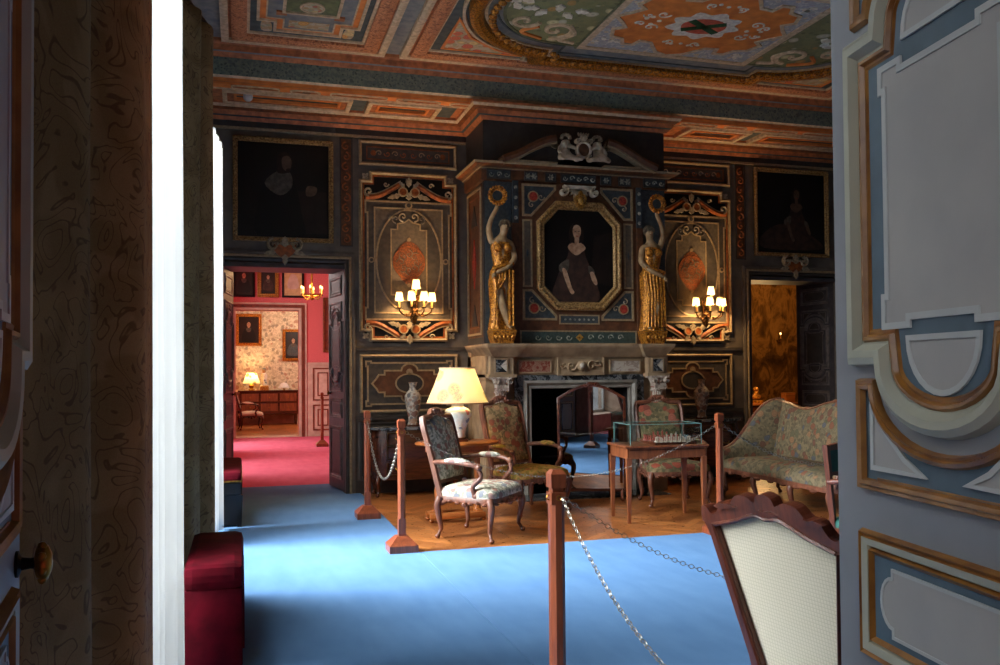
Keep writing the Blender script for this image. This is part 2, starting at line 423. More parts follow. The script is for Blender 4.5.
def mk_parquet():
    k = NT('parquet')
    def planks(rot, c1, c2):
        br = k.n('ShaderNodeTexBrick'); br.inputs['Scale'].default_value = 1.0
        for n_, val in (('Mortar Size', .0022), ('Brick Width', .56), ('Row Height', .092), ('Bias', 0.0)): br.inputs[n_].default_value = val
        br.inputs['Color1'].default_value = c1; br.inputs['Color2'].default_value = c2; br.inputs['Mortar'].default_value = S(96, 54, 24)
        k.l(k.mapping((1, 1, 1), (0, 0, rot)), br.inputs['Vector']); return br.outputs['Color']
    a = planks(PI / 4, S(186, 118, 62), S(138, 80, 40)); c = planks(-PI / 4, S(170, 104, 52), S(124, 70, 34))
    w = k.n('ShaderNodeTexWave', wave_type='BANDS', wave_profile='SAW'); w.inputs['Scale'].default_value = .278; k.l(k.co, w.inputs['Vector'])
    sel = k.ramp(w.outputs['Fac'], [(0, 0), (.5, 1)], 'CONSTANT')
    col = k.mix(sel, a, c); g = k.noise(26, 5)
    col = k.mix(.3, col, k.ramp(g, [(.3, .25), (.7, .75)]), 'OVERLAY')
    k.principled(col, k.ramp(g, [(.3, .26), (.7, .38)]), 0, .5); MATS['parquet'] = k.m
mk_parquet()
def mk_carpet(name, c, c2):
    k = NT(name); f = k.noise(2.2, 4); g = k.noise(420, 2)
    st = k.noise(9, 4, k.mapping((1, .25, 1)))
    col = k.ramp(k.math('ADD', k.math('MULTIPLY', f, .5), k.math('MULTIPLY', st, .5)), [(.35, c), (.65, c2)])
    col = k.mix(.3, col, k.ramp(g, [(.3, .2), (.7, .8)]), 'SOFT_LIGHT')
    k.principled(col, .95, 0, .05, k.bump(g, .5, .004)); MATS[name] = k.m
mk_carpet('carpet_blue', S(106, 146, 190), S(94, 134, 180))
mk_carpet('carpet_red', S(212, 108, 130), S(198, 92, 116))
def mk_cane():
    k = NT('cane_weave'); sp = k.n('ShaderNodeSeparateXYZ'); k.l(k.co, sp.inputs[0])
    gx = k.math('ABSOLUTE', k.math('SINE', k.math('MULTIPLY', sp.outputs[0], 300))); gz = k.math('ABSOLUTE', k.math('SINE', k.math('MULTIPLY', sp.outputs[2], 300)))
    h = k.math('MINIMUM', gx, gz)
    col = k.ramp(h, [(.0, S(208, 198, 170)), (.22, S(232, 222, 196)), (.6, S(240, 230, 206))])
    k.principled(col, .85, 0, .12, k.bump(h, .12, .002)); MATS['cane_weave'] = k.m
mk_cane()
def mk_damask():
    k = NT('damask')
    w = k.n('ShaderNodeTexNoise', Scale=4.2, Detail=1.0); k.l(k.co, w.inputs['Vector'])
    f = k.noise(5.5, 1.5, None, .4, 2.2)
    ln = k.ramp(k.math('SINE', k.math('MULTIPLY', f, 46)), [(.80, 0), (.97, 1)])
    big = k.ramp(k.noise(3.2, 2, None, .5, 1.5), [(.46, 0), (.52, 1)])
    weave = k.noise(300, 1)
    col = k.mix(big, S(176, 146, 98), S(160, 130, 84)); col = k.mix(k.math('MULTIPLY', ln, .65), col, S(96, 68, 44))
    col = k.mix(.2, col, k.ramp(weave, [(.3, .2), (.7, .8)]), 'SOFT_LIGHT')
    b = k.principled(col, .7, 0, .2, k.bump(ln, -.15, .003)); t = k.n('ShaderNodeBsdfTranslucent'); k.l(k.mix(1.0, col, S(255, 214, 140), 'MULTIPLY'), t.inputs[0])
    m = k.n('ShaderNodeMixShader'); m.inputs[0].default_value = .22; k.l(b.outputs[0], m.inputs[1]); k.l(t.outputs[0], m.inputs[2]); k.l(m.outputs[0], k.out.inputs['Surface']); MATS['damask'] = k.m
mk_damask()
plain('drape_lining', S(84, 44, 30), .8, c2=S(66, 34, 24), scale=12)
def mk_sheer():
    k = NT('sheer'); a = k.n('ShaderNodeBsdfDiffuse'); a.inputs[0].default_value = (.86, .86, .84, 1)
    b = k.n('ShaderNodeBsdfTranslucent'); b.inputs[0].default_value = (.8, .8, .79, 1)
    m = k.n('ShaderNodeMixShader'); m.inputs[0].default_value = .5
    k.l(a.outputs[0], m.inputs[1]); k.l(b.outputs[0], m.inputs[2]); k.l(m.outputs[0], k.out.inputs['Surface']); MATS['sheer'] = k.m
mk_sheer()
def mk_shade(name, c, strength, floralmix=False):
    k = NT(name); e = k.n('ShaderNodeEmission'); e.inputs[1].default_value = strength
    col = c
    if floralmix:
        v = k.vor(6.5); sel = k.n('ShaderNodeSeparateColor'); k.l(v.outputs['Color'], sel.inputs[0])
        m = k.math('MULTIPLY', k.ramp(v.outputs['Distance'], [(.42, 1), (.56, 0)]), k.ramp(sel.outputs[0], [(0, 0), (.3, 1)], 'CONSTANT'))
        fl = k.ramp(k.noise(38, 4), [(.40, S(60, 70, 6)), (.47, S(255, 206, 112)), (.54, S(110, 100, 14)), (.62, S(180, 80, 30))])
        col = k.mix(m, c, fl)
        k.l(col, e.inputs[0])
    else: e.inputs[0].default_value = c
    d = k.n('ShaderNodeBsdfDiffuse'); d.inputs[0].default_value = (.6, .52, .36, 1)
    tr = k.n('ShaderNodeBsdfTranslucent'); tr.inputs[0].default_value = (.55, .46, .3, 1) if floralmix else (.16, .12, .07, 1)
    if floralmix: k.l(k.mix(m, (.55, .46, .3, 1), k.mix(.75, fl, (.16, .12, .01, 1))), tr.inputs[0])
    mx = k.n('ShaderNodeMixShader'); mx.inputs[0].default_value = .5; k.l(d.outputs[0], mx.inputs[1]); k.l(tr.outputs[0], mx.inputs[2])
    a = k.n('ShaderNodeAddShader'); k.l(e.outputs[0], a.inputs[0]); k.l(mx.outputs[0], a.inputs[1]); k.l(a.outputs[0], k.out.inputs['Surface']); MATS[name] = k.m
mk_shade('lamp_shade_lit', S(255, 206, 112), .42, True)
mk_shade('sconce_shade_lit', S(255, 196, 104), .62)
emit('bulb_glow', S(255, 190, 100), 9.0)
emit('flame_glow', S(255, 196, 120), 6.0)
def mk_glass(name, tint=(1, 1, 1, 1), gloss=.08, rough=.0, op=.0):
    k = NT(name); t = k.n('ShaderNodeBsdfTransparent'); t.inputs[0].default_value = tint
    g = k.n('ShaderNodeBsdfGlossy'); g.inputs['Roughness'].default_value = rough
    lw = k.n('ShaderNodeLayerWeight'); lw.inputs[0].default_value = .35
    m = k.n('ShaderNodeMixShader'); k.l(k.math('ADD', k.math('MULTIPLY', lw.outputs['Fresnel'], .5), gloss), m.inputs[0])
    k.l(t.outputs[0], m.inputs[1]); k.l(g.outputs[0], m.inputs[2]); k.l(m.outputs[0], k.out.inputs['Surface']); MATS[name] = k.m
mk_glass('clear_glass', (.93, .97, .96, 1), .05)
mk_glass('screen_glass', (.25, .22, .2, 1), .5, .012)
mk_glass('window_glass', (.97, .98, .98, 1), .03)
def mk_tapestry_wall():
    k = NT('verdure_tapestry'); f = k.noise(1.6, 5, k.mapping((1.6, 1, 1)), .6, .8)
    col = k.ramp(f, [(.34, S(64, 44, 22)), (.46, S(104, 72, 32)), (.54, S(156, 112, 56)), (.64, S(84, 58, 28))])
    k.principled(col, .9, 0, .1); MATS['verdure_tapestry'] = k.m
mk_tapestry_wall()

# ------------------------------------------------------------------ the room shell
XL, XR, YN, YB = -.45, 9.2, .82, 10.5      # inner faces of the saloon
WINS = [(2.35, 4.55), (6.05, 8.55)]        # window bays in the left wall
b = MB(); b.box((-2, -7, -.2), (12.6, 27, -.004), 'mahogany'); struct(b.build('ground_slab'))
b = MB(); b.box((1.3, 6.8, -.003), (XR, YB, .0), 'parquet'); b.box((5.2, YB, -.003), (12.2, 16.2, 0), 'parquet'); b.box((-.45, 20.3, -.003), (4, 26, .0), 'parquet')
struct(b.build('floor'))
b = MB(); b.prism([(-.22, -.3), (1.05, -.3), (1.05, YN), (1.366, YN), (1.366, YB), (1.185, YB), (1.185, 11.5), (-.205, 11.5), (-.205, YB), (XL, YB), (XL, YN), (-.22, YN)], 0, .012, 'carpet_blue')
tag(b.build('carpet'), 'blue runner carpet leading from the near doorway to the far red room', 'carpet')
b = MB(); b.bbox((1.372, YN, .0), (XR, 6.89, .012), 'carpet_blue', .004)
tag(b.build('carpet'), 'wide blue carpet in front of the parquet and the roped-off chairs', 'carpet')
b = MB(); b.bbox((XL, 11.503, .0), (4, 20.25, .012), 'carpet_red', .004)
tag(b.build('carpet'), 'crimson carpet in the pink-walled room beyond the far left door', 'carpet')

def wall_with_bays(b, x0, x1, y0, y1, bays, zs, zt, H, m):
    ys = [y0] + [y for w in bays for y in w] + [y1]
    for i in range(0, len(ys), 2): b.box((x0, ys[i], 0), (x1, ys[i + 1], H), m)
    for a, c in bays:
        b.box((x0, a, 0), (x1, c, zs), m); b.box((x0, a, zt), (x1, c, H), m)
b = MB(); wall_with_bays(b, -1.15, XL, .2, 11.1, WINS, .06, 4.0, 5.3, 'wall_paint'); struct(b.build('wall_left'))
b = MB(); b.box((XR, .2, 0), (XR + .4, 11.1, 5.3), 'wall_paint'); struct(b.build('wall_right'))
b = MB()
for x0, x1 in ((XL, -.23), (1.06, XR)): b.box((x0, .2, 0), (x1, YN, 5.3), 'wall_paint')
b.box((-.23, .2, 2.8), (1.06, YN, 5.3), 'wall_paint'); struct(b.build('wall_near'))
b = MB()
for x0, x1 in ((-.45, -.21), (1.19, 6.75), (8.15, XR)): b.box((x0, YB, 0), (x1, 11.1, 5.3), 'wall_paint')
for x0, x1 in ((-.21, 1.19), (6.75, 8.15)): b.box((x0, YB, 2.77), (x1, 11.1, 5.3), 'wall_paint')
wall_back = struct(b.build('wall_back'))

# windows: frame, glazing bars and panes in each bay
def window(name, x, y0, y1, z0, z1):
    r = sroot(name, (x, (y0 + y1) / 2, z0)); w = (y1 - y0) / 2; h = z1 - z0
    b = MB()
    for yy in (-w + .04, -.035, .035, w - .04): b.box((-.03, yy - .035, 0), (.03, yy + .035, h), 'door_white')
    for zz in (.04, .7, h - .75, h - .04): b.box((-.03, -w, zz - .035), (.03, w, zz + .035), 'door_white')
    for zz in (1.35, 2.05): b.box((-.015, -w, zz - .015), (.015, w, zz + .015), 'door_white')
    b.build('window_frame', r)
    b = MB(); b.box((-.004, -w, 0), (.004, w, h), 'window_glass'); b.build('window_pane', r)
for i, (a, c) in enumerate(WINS): window('window_%d' % (i + 1), -1.08, a, c, .06, 4.0)

# ------------------------------------------------------------------ painted boiserie on the back wall
def panel(cx, skip_left=None):
    T = wallT(cx, YB)
    b = MB(T)                                    # small frieze panel at the top
    b.prism(rect(-.57, 4.01, .57, 4.24), 0, .008, 'wall_dark'); b.ribbon(rect(-.59, 3.99, .59, 4.26), .035, 0, .03, 'cream_line', True, .042)
    b.ribbon(rect(-.51, 4.05, .51, 4.2), .014, .008, .016, 'oak_moulding', True)
    b.prism(rect(-.5, 4.06, .5, 4.19), .008, .012, 'wall_field_deep')
    for s in (-1, 1):
        for k in range(4): b.scroll((s * (.06 + .1 * k), 4.125), .04, 1.2, 0 if s > 0 else PI, .012, .012, .018, 'cream_line' if k % 2 else 'ornament_orange', s * (1 if k % 2 else -1))
        b.prism(arc((s * .43, 4.125), .035, 0, 330, 10), .012, .018, 'ornament_orange')
    b.build('frieze_panel', wall_back)
    b = MB(T)                                    # tall panel with eared corners
    out = [(-.59, 1.97), (-.465, 1.97), (-.465, 1.85), (.465, 1.85), (.465, 1.97), (.59, 1.97), (.59, 3.775), (.465, 3.775), (.465, 3.88), (-.465, 3.88), (-.465, 3.775), (-.59, 3.775)]
    b.prism(out, 0, .008, 'wall_dark')
    b.ribbon(out, .04, 0, .035, 'cream_line', True, .05)
    o2 = [(u * .935, 2.865 + (v - 2.865) * .967) for u, v in out]; b.ribbon(o2, .018, .006, .02, 'ornament_orange', True)
    fr = [(-.53, 2.1), (.53, 2.1), (.53, 2.24), (.505, 2.24), (.505, 3.4), (.53, 3.4), (.53, 3.54), (-.53, 3.54), (-.53, 3.4), (-.505, 3.4), (-.505, 2.24), (-.53, 2.24)]
    b.prism(fr, .008, .012, 'wall_field_deep'); b.ribbon(fr, .02, .01, .022, 'cream_line', True)
    b.prism(rect(-.42, 2.18, .42, 3.46), .012, .015, 'wall_field'); b.ribbon(rect(-.42, 2.18, .42, 3.46), .018, .012, .022, 'cream_line', True)
    el = arc((0, 2.82), .4, 0, 360, 40, .625)[:-1]
    b.prism(el, .015, .018, 'wall_field_deep'); b.ribbon(el, .02, .015, .026, 'cream_line', True)
    st = [(-.22, 2.4), (-.14, 2.4), (-.14, 2.33), (.14, 2.33), (.14, 2.4), (.22, 2.4), (.22, 3.2), (.14, 3.2), (.14, 3.27), (.05, 3.29), (0, 3.33), (-.05, 3.29), (-.14, 3.27), (-.14, 3.2), (-.22, 3.2)]
    b.prism(st, .018, .021, 'wall_field'); b.ribbon(st, .016, .018, .026, 'cream_line', True)
    b.prism(smooth2([(0, 2.52), (.13, 2.64), (.19, 2.8), (.13, 2.97), (0, 3.06), (-.13, 2.97), (-.19, 2.8), (-.13, 2.64)], 4, True), .021, .026, 'medallion_orange')
    b.ribbon(arc((0, 2.8), .195, 0, 360, 28)[:-1], .012, .021, .03, 'ornament_orange', True)
    for k in range(8):
        a = k * PI / 4; b.scroll((.1 * math.cos(a), 2.8 + .1 * math.sin(a)), .055, 1.2, a, .012, .026, .031, 'wall_field', 1 if k % 2 else -1)
    for v in (2.52, 3.08):
        b.prism(arc((0, v), .025, 0, 330, 8), .021, .03, 'cream_line')
    for s in (-1, 1):
        b.prism(arc((s * .46, 2.82), .035, 0, 345, 14), .012, .024, 'cream_line'); b.prism(arc((s * .46, 2.82), .02, 0, 345, 10), .024, .027, 'wall_dark')
        b.scroll((s * .07, 3.36), .06, 1.25, -PI / 2, .022, .018, .03, 'ornament_white', s); b.scroll((s * .16, 3.33), .05, 1.1, -PI / 2, .016, .018, .028, 'wall_paint', s)
    b.prism(arc((0, 3.5), .045, 0, 345, 14), .012, .026, 'cream_line'); b.prism(arc((0, 3.5), .026, 0, 345, 12), .026, .029, 'wall_dark')
    for y0, d in ((3.56, 1), (2.08, -1)):        # swooping pediment with leaves, top and bottom
        V = lambda h: y0 + d * h
        b.prism([(-.55, V(.0)), (.55, V(.0)), (.55, V(.17)), (.45, V(.17)), (.45, V(.27)), (-.45, V(.27)), (-.45, V(.17)), (-.55, V(.17))], .006, .011, 'black_paint')
        for s in (-1, 1):
            L = smooth2([(s * .53, V(.02)), (s * .4, V(.035)), (s * .26, V(.1)), (s * .1, V(.2))], 5)
            b.ribbon(L, .06, .011, .03, 'ornament_orange', peak=.045)
            b.ribbon([(u, v + d * .036) for u, v in L], .012, .02, .036, 'cream_line')
            b.scroll((s * .49, V(.09)), .06, 1.25, -PI / 2 * d, .028, .011, .036, 'ornament_white', s * d)
            b.scroll((s * .28, V(.19)), .035, 1.1, 0, .018, .011, .03, 'ornament_white', s)
            b.leaf((s * .1, V(.06)), (0 if s > 0 else PI) + (-.25 * s * d), .17, .035, .03, .05, 'ornament_white')
            b.leaf((s * .05, V(.16)), (PI / 2 - s * .9) * d, .1, .028, .03, .05, 'ornament_white')
            b.prism(arc((s * .075, V(.1)), .055, 0, 340, 14), .03, .052, 'ornament_orange'); b.ribbon(arc((s * .075, V(.1)), .052, 0, 340, 14), .014, .03, .06, 'cream_line', True)
            b.leaf((0, V(.17)), (PI / 2 - s * .35) * d, .1, .022, .03, .05, 'ornament_white')
        b.leaf((0, V(.0)), PI / 2 * d, .1, .04, .03, .055, 'ornament_white'); b.leaf((0, V(.16)), PI / 2 * d, .13, .03, .03, .055, 'ornament_white')
    for u in (-.53, .53):
        for v in (1.9, 3.835):
            for k in range(4): b.leaf((u, v), k * PI / 2 + PI / 4, .05, .022, .0, .025, 'ornament_white')
    b.build('tall_panel', wall_back)
    b = MB(T)                                    # panel below with a lobed cartouche
    b.prism(rect(-.58, 1.0, .58, 1.64), 0, .006, 'wall_dark'); b.ribbon(rect(-.59, .985, .59, 1.655), .035, 0, .03, 'cream_line', True, .04)
    o = [(-.53, 1.05), (-.47, 1.05), (-.47, 1.07), (.47, 1.07), (.47, 1.05), (.53, 1.05), (.53, 1.11), (.51, 1.11), (.51, 1.53), (.53, 1.53), (.53, 1.59), (.47, 1.59), (.47, 1.57), (-.47, 1.57), (-.47, 1.59), (-.53, 1.59), (-.53, 1.53), (-.51, 1.53), (-.51, 1.11), (-.53, 1.11)]
    b.prism(o, .006, .01, 'wall_field_deep'); b.ribbon(o, .02, .008, .02, 'cream_line', True)
    q = [(-.45, 1.32), (-.4, 1.25), (-.37, 1.19), (-.3, 1.19), (-.3, 1.13), (-.13, 1.13)] + arc((0, 1.13), .1, 180, 360, 8) + [(.13, 1.13), (.3, 1.13), (.3, 1.19), (.37, 1.19), (.4, 1.25), (.45, 1.32), (.4, 1.39), (.37, 1.45), (.3, 1.45), (.3, 1.51), (.13, 1.51)] + arc((0, 1.51), .1, 0, 180, 8) + [(-.13, 1.51), (-.3, 1.51), (-.3, 1.45), (-.37, 1.45), (-.4, 1.39)]
    q = [(u * 1.02, 1.32 + (v - 1.32) * .82) for u, v in q]
    b.prism(q, .01, .014, 'chimney_brown'); b.ribbon(q, .02, .01, .024, 'cream_line', True)
    e = arc((0, 1.32), .17, 0, 360, 28, .115)[:-1]; b.prism(e, .014, .018, 'wall_dark'); b.ribbon(e, .018, .014, .026, 'cream_line', True)
    b.prism(arc((0, 1.46), .04, 0, 340, 12), .014, .026, 'cream_line')
    b.build('cartouche_panel', wall_back)
    b = MB(T); b.ribbon(rect(-.59, .2, .59, .84), .03, 0, .025, 'wall_dark', True, .03); b.prism(rect(-.54, .25, .54, .79), 0, .006, 'wall_field_deep'); b.build('dado_panel', wall_back)
panel(1.97); panel(5.84)
# stiles, rails and baseboards
b = MB(wallT(0, YB))
for x0, x1 in ((1.31, 2.7), (5.05, 6.6)):
    b.prism(rect(x0, 0, x1, .16), 0, .03, 'wall_dark'); b.prism(rect(x0, .88, x1, .93), 0, .035, 'wall_dark'); b.prism(rect(x0, 1.72, x1, 1.76), 0, .03, 'wall_dark')
struct(b.build('baseboard_back'))
b = MB(wallT(0, YB))
for x0, x1 in ((1.12, 1.3), (6.52, 6.7)):
    b.prism(rect(x0 + .02, 2.98, x1 - .02, 4.28), 0, .008, 'chimney_brown'); b.ribbon(rect(x0 + .02, 2.98, x1 - .02, 4.28), .016, 0, .016, 'wall_dark', True)
    for k in range(10):
        b.scroll(((x0 + x1) / 2, 3.06 + .125 * k), .055, 1.2, PI / 2, .018, .008, .02, 'ornament_orange', 1 if k % 2 else -1)
for x0, x1 in ((-.42, 2.7), (5.05, XR)): b.prism(rect(x0, 4.3, x1, 4.33), 0, .03, 'cream_line'); b.prism(rect(x0, 4.33, x1, 4.45), 0, .02, 'wall_dark')
struct(b.build('trim_1'))
# cornice of the back wall, returning round the chimney breast
b = MB(); path = [(XL, YB), (2.71, YB), (2.71, 9.7), (5.04, 9.7), (5.04, YB), (XR, YB)]
def cornice(b, path, prof, m):
    b.T = Matrix(((1, 0, 0, 0), (0, 1, 0, 0), (0, 0, 1, 0), (0, 0, 0, 1)))
    b.sweep([p for p in path], [(-o, z, mm) for o, z, mm in prof], m)
cornice(b, path, [(.0, 4.40, 'ceil_terracotta'), (.03, 4.40, 'ceil_terracotta'), (.05, 4.44, 'chimney_blue'), (.08, 4.45, 'ceil_terracotta'), (.1, 4.5, 'oak_moulding'), (.15, 4.52, 'ceil_cream'), (.17, 4.55, 'ceil_terracotta'), (.17, 4.58, 'ceil_terracotta')], 'ceil_terracotta')
struct(b.build('trim_2'))

def door_case(cx, name):
    """architrave with a shell-and-scroll crest above the opening; local v = height"""
    b = MB(wallT(cx, YB)); h = .70; t = 2.77
    for w, d, m, k in ((.05, .03, 'wall_dark', .025), (.03, .05, 'cream_line', .06), (.05, .035, 'wall_paint', .095)):
        b.ribbon([(-h - k, 0), (-h - k, t + k), (h + k, t + k), (h + k, 0)], w, 0, d, m, peak=d + .008)
    b.prism(rect(-h, t - .07, h, t - .02), -.55, .0, 'dark_door')
    struct(b.build(name))
    b = MB(wallT(cx, YB)); v = 2.93
    b.prism(smooth2([(-.12, v - .04), (0, v - .13), (.12, v - .04), (.1, v + .05), (-.1, v + .05)], 4, True), .03, .06, 'ornament_orange')
    for s in (-1, 1):
        b.scroll((s * .13, v + .03), .075, 1.3, PI / 2, .04, .03, .07, 'ornament_white', -s); b.leaf((s * .1, v - .05), (0 if s > 0 else PI) - s * .2, .14, .035, .03, .06, 'ornament_white')
    b.leaf((0, v), PI / 2, .13, .05, .05, .09, 'ornament_white'); b.leaf((0, v - .08), -PI / 2, .13, .04, .05, .08, 'ornament_white')
    for k in range(5): b.ell((-.08 + .04 * k, v + .045, .065), (.02, .02, .02), 'ornament_white', 8, 5)
    b.build('door_crest', bpy.data.objects[name])
door_case(.49, 'trim_3'); door_case(7.45, 'trim_4')

# ------------------------------------------------------------------ panelled door leaves
def door_leaf(name, hinge, ang, flip, pal, knob=None, W=.70):
    """ang = heading of the leaf from the hinge, degrees from +Y towards +X; pattern faces the side picked by flip"""
    r = sroot(name, (hinge[0], hinge[1], .02)); a = math.radians(ang)
    d = Vector((math.sin(a), math.cos(a), 0)); n = Vector((-math.cos(a), math.sin(a), 0)) * flip
    T = Matrix(((d.x, 0, n.x, 0), (d.y, 0, n.y, 0), (0, 1, 0, -.02), (0, 0, 0, 1)))
    G, F, BL, CR, WH, GO = pal
    b = MB(T); b.prism(rect(0, .03, W, 2.74), -.045, 0, G); b.build('door_slab', r)
    c = W / 2; x1 = W - .08; cy = 1.772
    def bul(o, oy=0):  # outline of the large lobed panel, shrunk by o
        dv = .317 - o; R = .2 - o; hx = .277 - o
        q = [(c + hx, cy - dv), (c + .185 - o * .9, cy - dv)]
        q += [(c + (.185 - o * .9) * math.cos(t), cy - dv - (.123 - o * .25) * math.sin(t)) for t in [PI * i / 16 for i in range(1, 16)]]
        q += [(c - .185 + o * .9, cy - dv), (c - hx, cy - dv), (c - hx, cy + dv), (c - .185 + o * .9, cy + dv)]
        q += [(c - (.185 - o * .9) * math.cos(t), cy + dv + (.123 - o * .25) * math.sin(t)) for t in [PI * i / 16 for i in range(1, 16)]]
        q += [(c + .185 - o * .9, cy + dv), (c + hx, cy + dv)]
        return q
    b = MB(T)
    b.sweep(bul(0), [(0, 0, CR), (-.004, .018, CR), (-.016, .026, CR), (-.03, .024, CR), (-.042, .01, CR), (-.046, .008, GO), (-.05, .014, GO), (-.056, .014, GO), (-.06, .006, GO), (-.066, .008, GO), (-.074, .0, GO)], CR, True)
    b.build('panel_moulding', r)
    b = MB(T); b.prism(bul(.05), 0, .004, BL)
    def field(q, m=.012):
        b.prism(q, .004, .006, F); b.ribbon(q, m, .004, .0085, WH, True)
    e = .165; q = [(c + e, cy - .244), (c + .09, cy - .244), (c + .09, cy - .23), (c - .09, cy - .23), (c - .09, cy - .244), (c - e, cy - .244), (c - e, cy - .19), (c - e + .012, cy - .19), (c - e + .012, cy + .19), (c - e, cy + .19), (c - e, cy + .231), (c - .105, cy + .231), (c - .105, cy + .215), (c + .105, cy + .215), (c + .105, cy + .231), (c + e, cy + .231), (c + e, cy + .19), (c + e - .012, cy + .19), (c + e - .012, cy - .19), (c + e, cy - .19)]
    field(q)
    for s in (-1, 1):
        field([(c + .092 * math.cos(t), cy + s * (.268 + .095 * math.sin(t))) for t in [PI * i / 14 for i in range(15)]], .01)
    b.build('painted_panel', r)
    for s in (-1, 1):                              # corner panels hollowed by the bulging moulding
        V = lambda h: cy - s * h
        b = MB(T); hx = .25
        q = [(c - hx, V(.352)), (c - hx, V(.542)), (c + hx, V(.542)), (c + hx, V(.352)), (c + .208, V(.352))]
        q += [(c + .208 * math.cos(t), V(.352 + .125 * math.sin(t))) for t in [PI * i / 18 for i in range(1, 18)]] + [(c - .208, V(.352))]
        ins = -1 if s > 0 else 1
        b.prism(q, 0, .002, BL)
        qq = q if s > 0 else q
        b.sweep(q, [(-.012, 0, GO), (-.008, .012, GO), (-.002, .009, GO), (.001, .015, GO), (.008, .012, GO), (.012, .0, GO)], GO, True); b.ribbon([(c + (u - c) * .955, cy - (cy - v) + 0) for u, v in q][:0] or rect(c - .2, V(.53) - .002, c + .2, V(.53) + .002), .003, 0, .004, GO, True)
        for t in (-1, 1):
            tri = [(c + t * .212, V(.508)), (c + t * .06, V(.508)), (c + t * .11, V(.485)), (c + t * .16, V(.445)), (c + t * .212, V(.395))]
            b.prism(tri, .002, .005, F); b.ribbon(tri, .01, .003, .008, WH, True)
        b.build('corner_panel', r)
    for v0, v1 in ((.9, 1.142), (2.402, 2.644), (.15, .8)):
        b = MB(T); hx = .262
        b.sweep(rect(c - hx, v0, c + hx, v1), [(0, 0, GO), (.005, .012, GO), (.012, .006, GO), (.014, .012, CR), (.028, .008, CR), (.032, .0, GO), (.036, .01, GO), (.046, .0, GO)], GO, True)
        b.prism(rect(c - hx + .04, v0 + .04, c + hx - .04, v1 - .04), 0, .002, BL)
        m = (v0 + v1) / 2; hh = (v1 - v0) / 2 - .06
        q = [(c + .155, m + hh), (c - .155, m + hh), (c - .155, m + hh * .75)] + [(c - .155 - .036 * math.sin(t), m + hh * .75 * math.cos(t)) for t in [PI * i / 10 for i in range(1, 10)]] + [(c - .155, m - hh * .75), (c - .155, m - hh), (c + .155, m - hh), (c + .155, m - hh * .75)] + [(c + .155 + .036 * math.sin(t), m - hh * .75 * math.cos(t)) for t in [PI * i / 10 for i in range(1, 10)]] + [(c + .155, m + hh * .75)]
        b.prism(q, .002, .005, F); b.ribbon(q, .006, .003, .007, WH, True)
        b.build('lower_panel' if v0 < 2 else 'upper_panel', r)
    if knob:
        u, v = knob; b = MB(T); b.smooth = True
        b.T = T @ Matrix.Translation((u, v, 0)); b.lathe([(.0, .0), (.02, .0), (.02, .004), (.01, .008), (.008, .02), (.009, .026)], 'iron', 14)
        b.lathe([(.009, .025), (.016, .028), (.02, .036), (.017, .044), (.009, .049), (.0, .05)], 'brass', 14, sx=.8, sy=1.5)
        for k in range(7): b.ell((.014 * math.cos(k * .9), .026 * math.sin(k * .9), .036), (.006, .008, .007), 'brass', 6, 4)
        b.build('door_handle', r)
    return r
PAL = ('door_grey', 'door_field', 'door_blue', 'door_cream', 'door_white', 'door_gold')
DPAL = ('dark_door', 'wall_dark', 'dark_door', 'dark_door_line', 'dark_door_line', 'dark_door_line')
door_leaf('door_1', (-.26, .82), -5.9, -1, PAL, (.655, 1.165))
door_leaf('door_2', (1.063, .82), 9, 1, PAL)
door_leaf('door_3', (-.205, 10.55), 9, -1, DPAL, (.6, 1.2))
door_leaf('door_4', (1.185, 10.55), -9.5, 1, DPAL, (.6, 1.2))
door_leaf('door_5', (8.145, 10.55), -10, 1, DPAL)

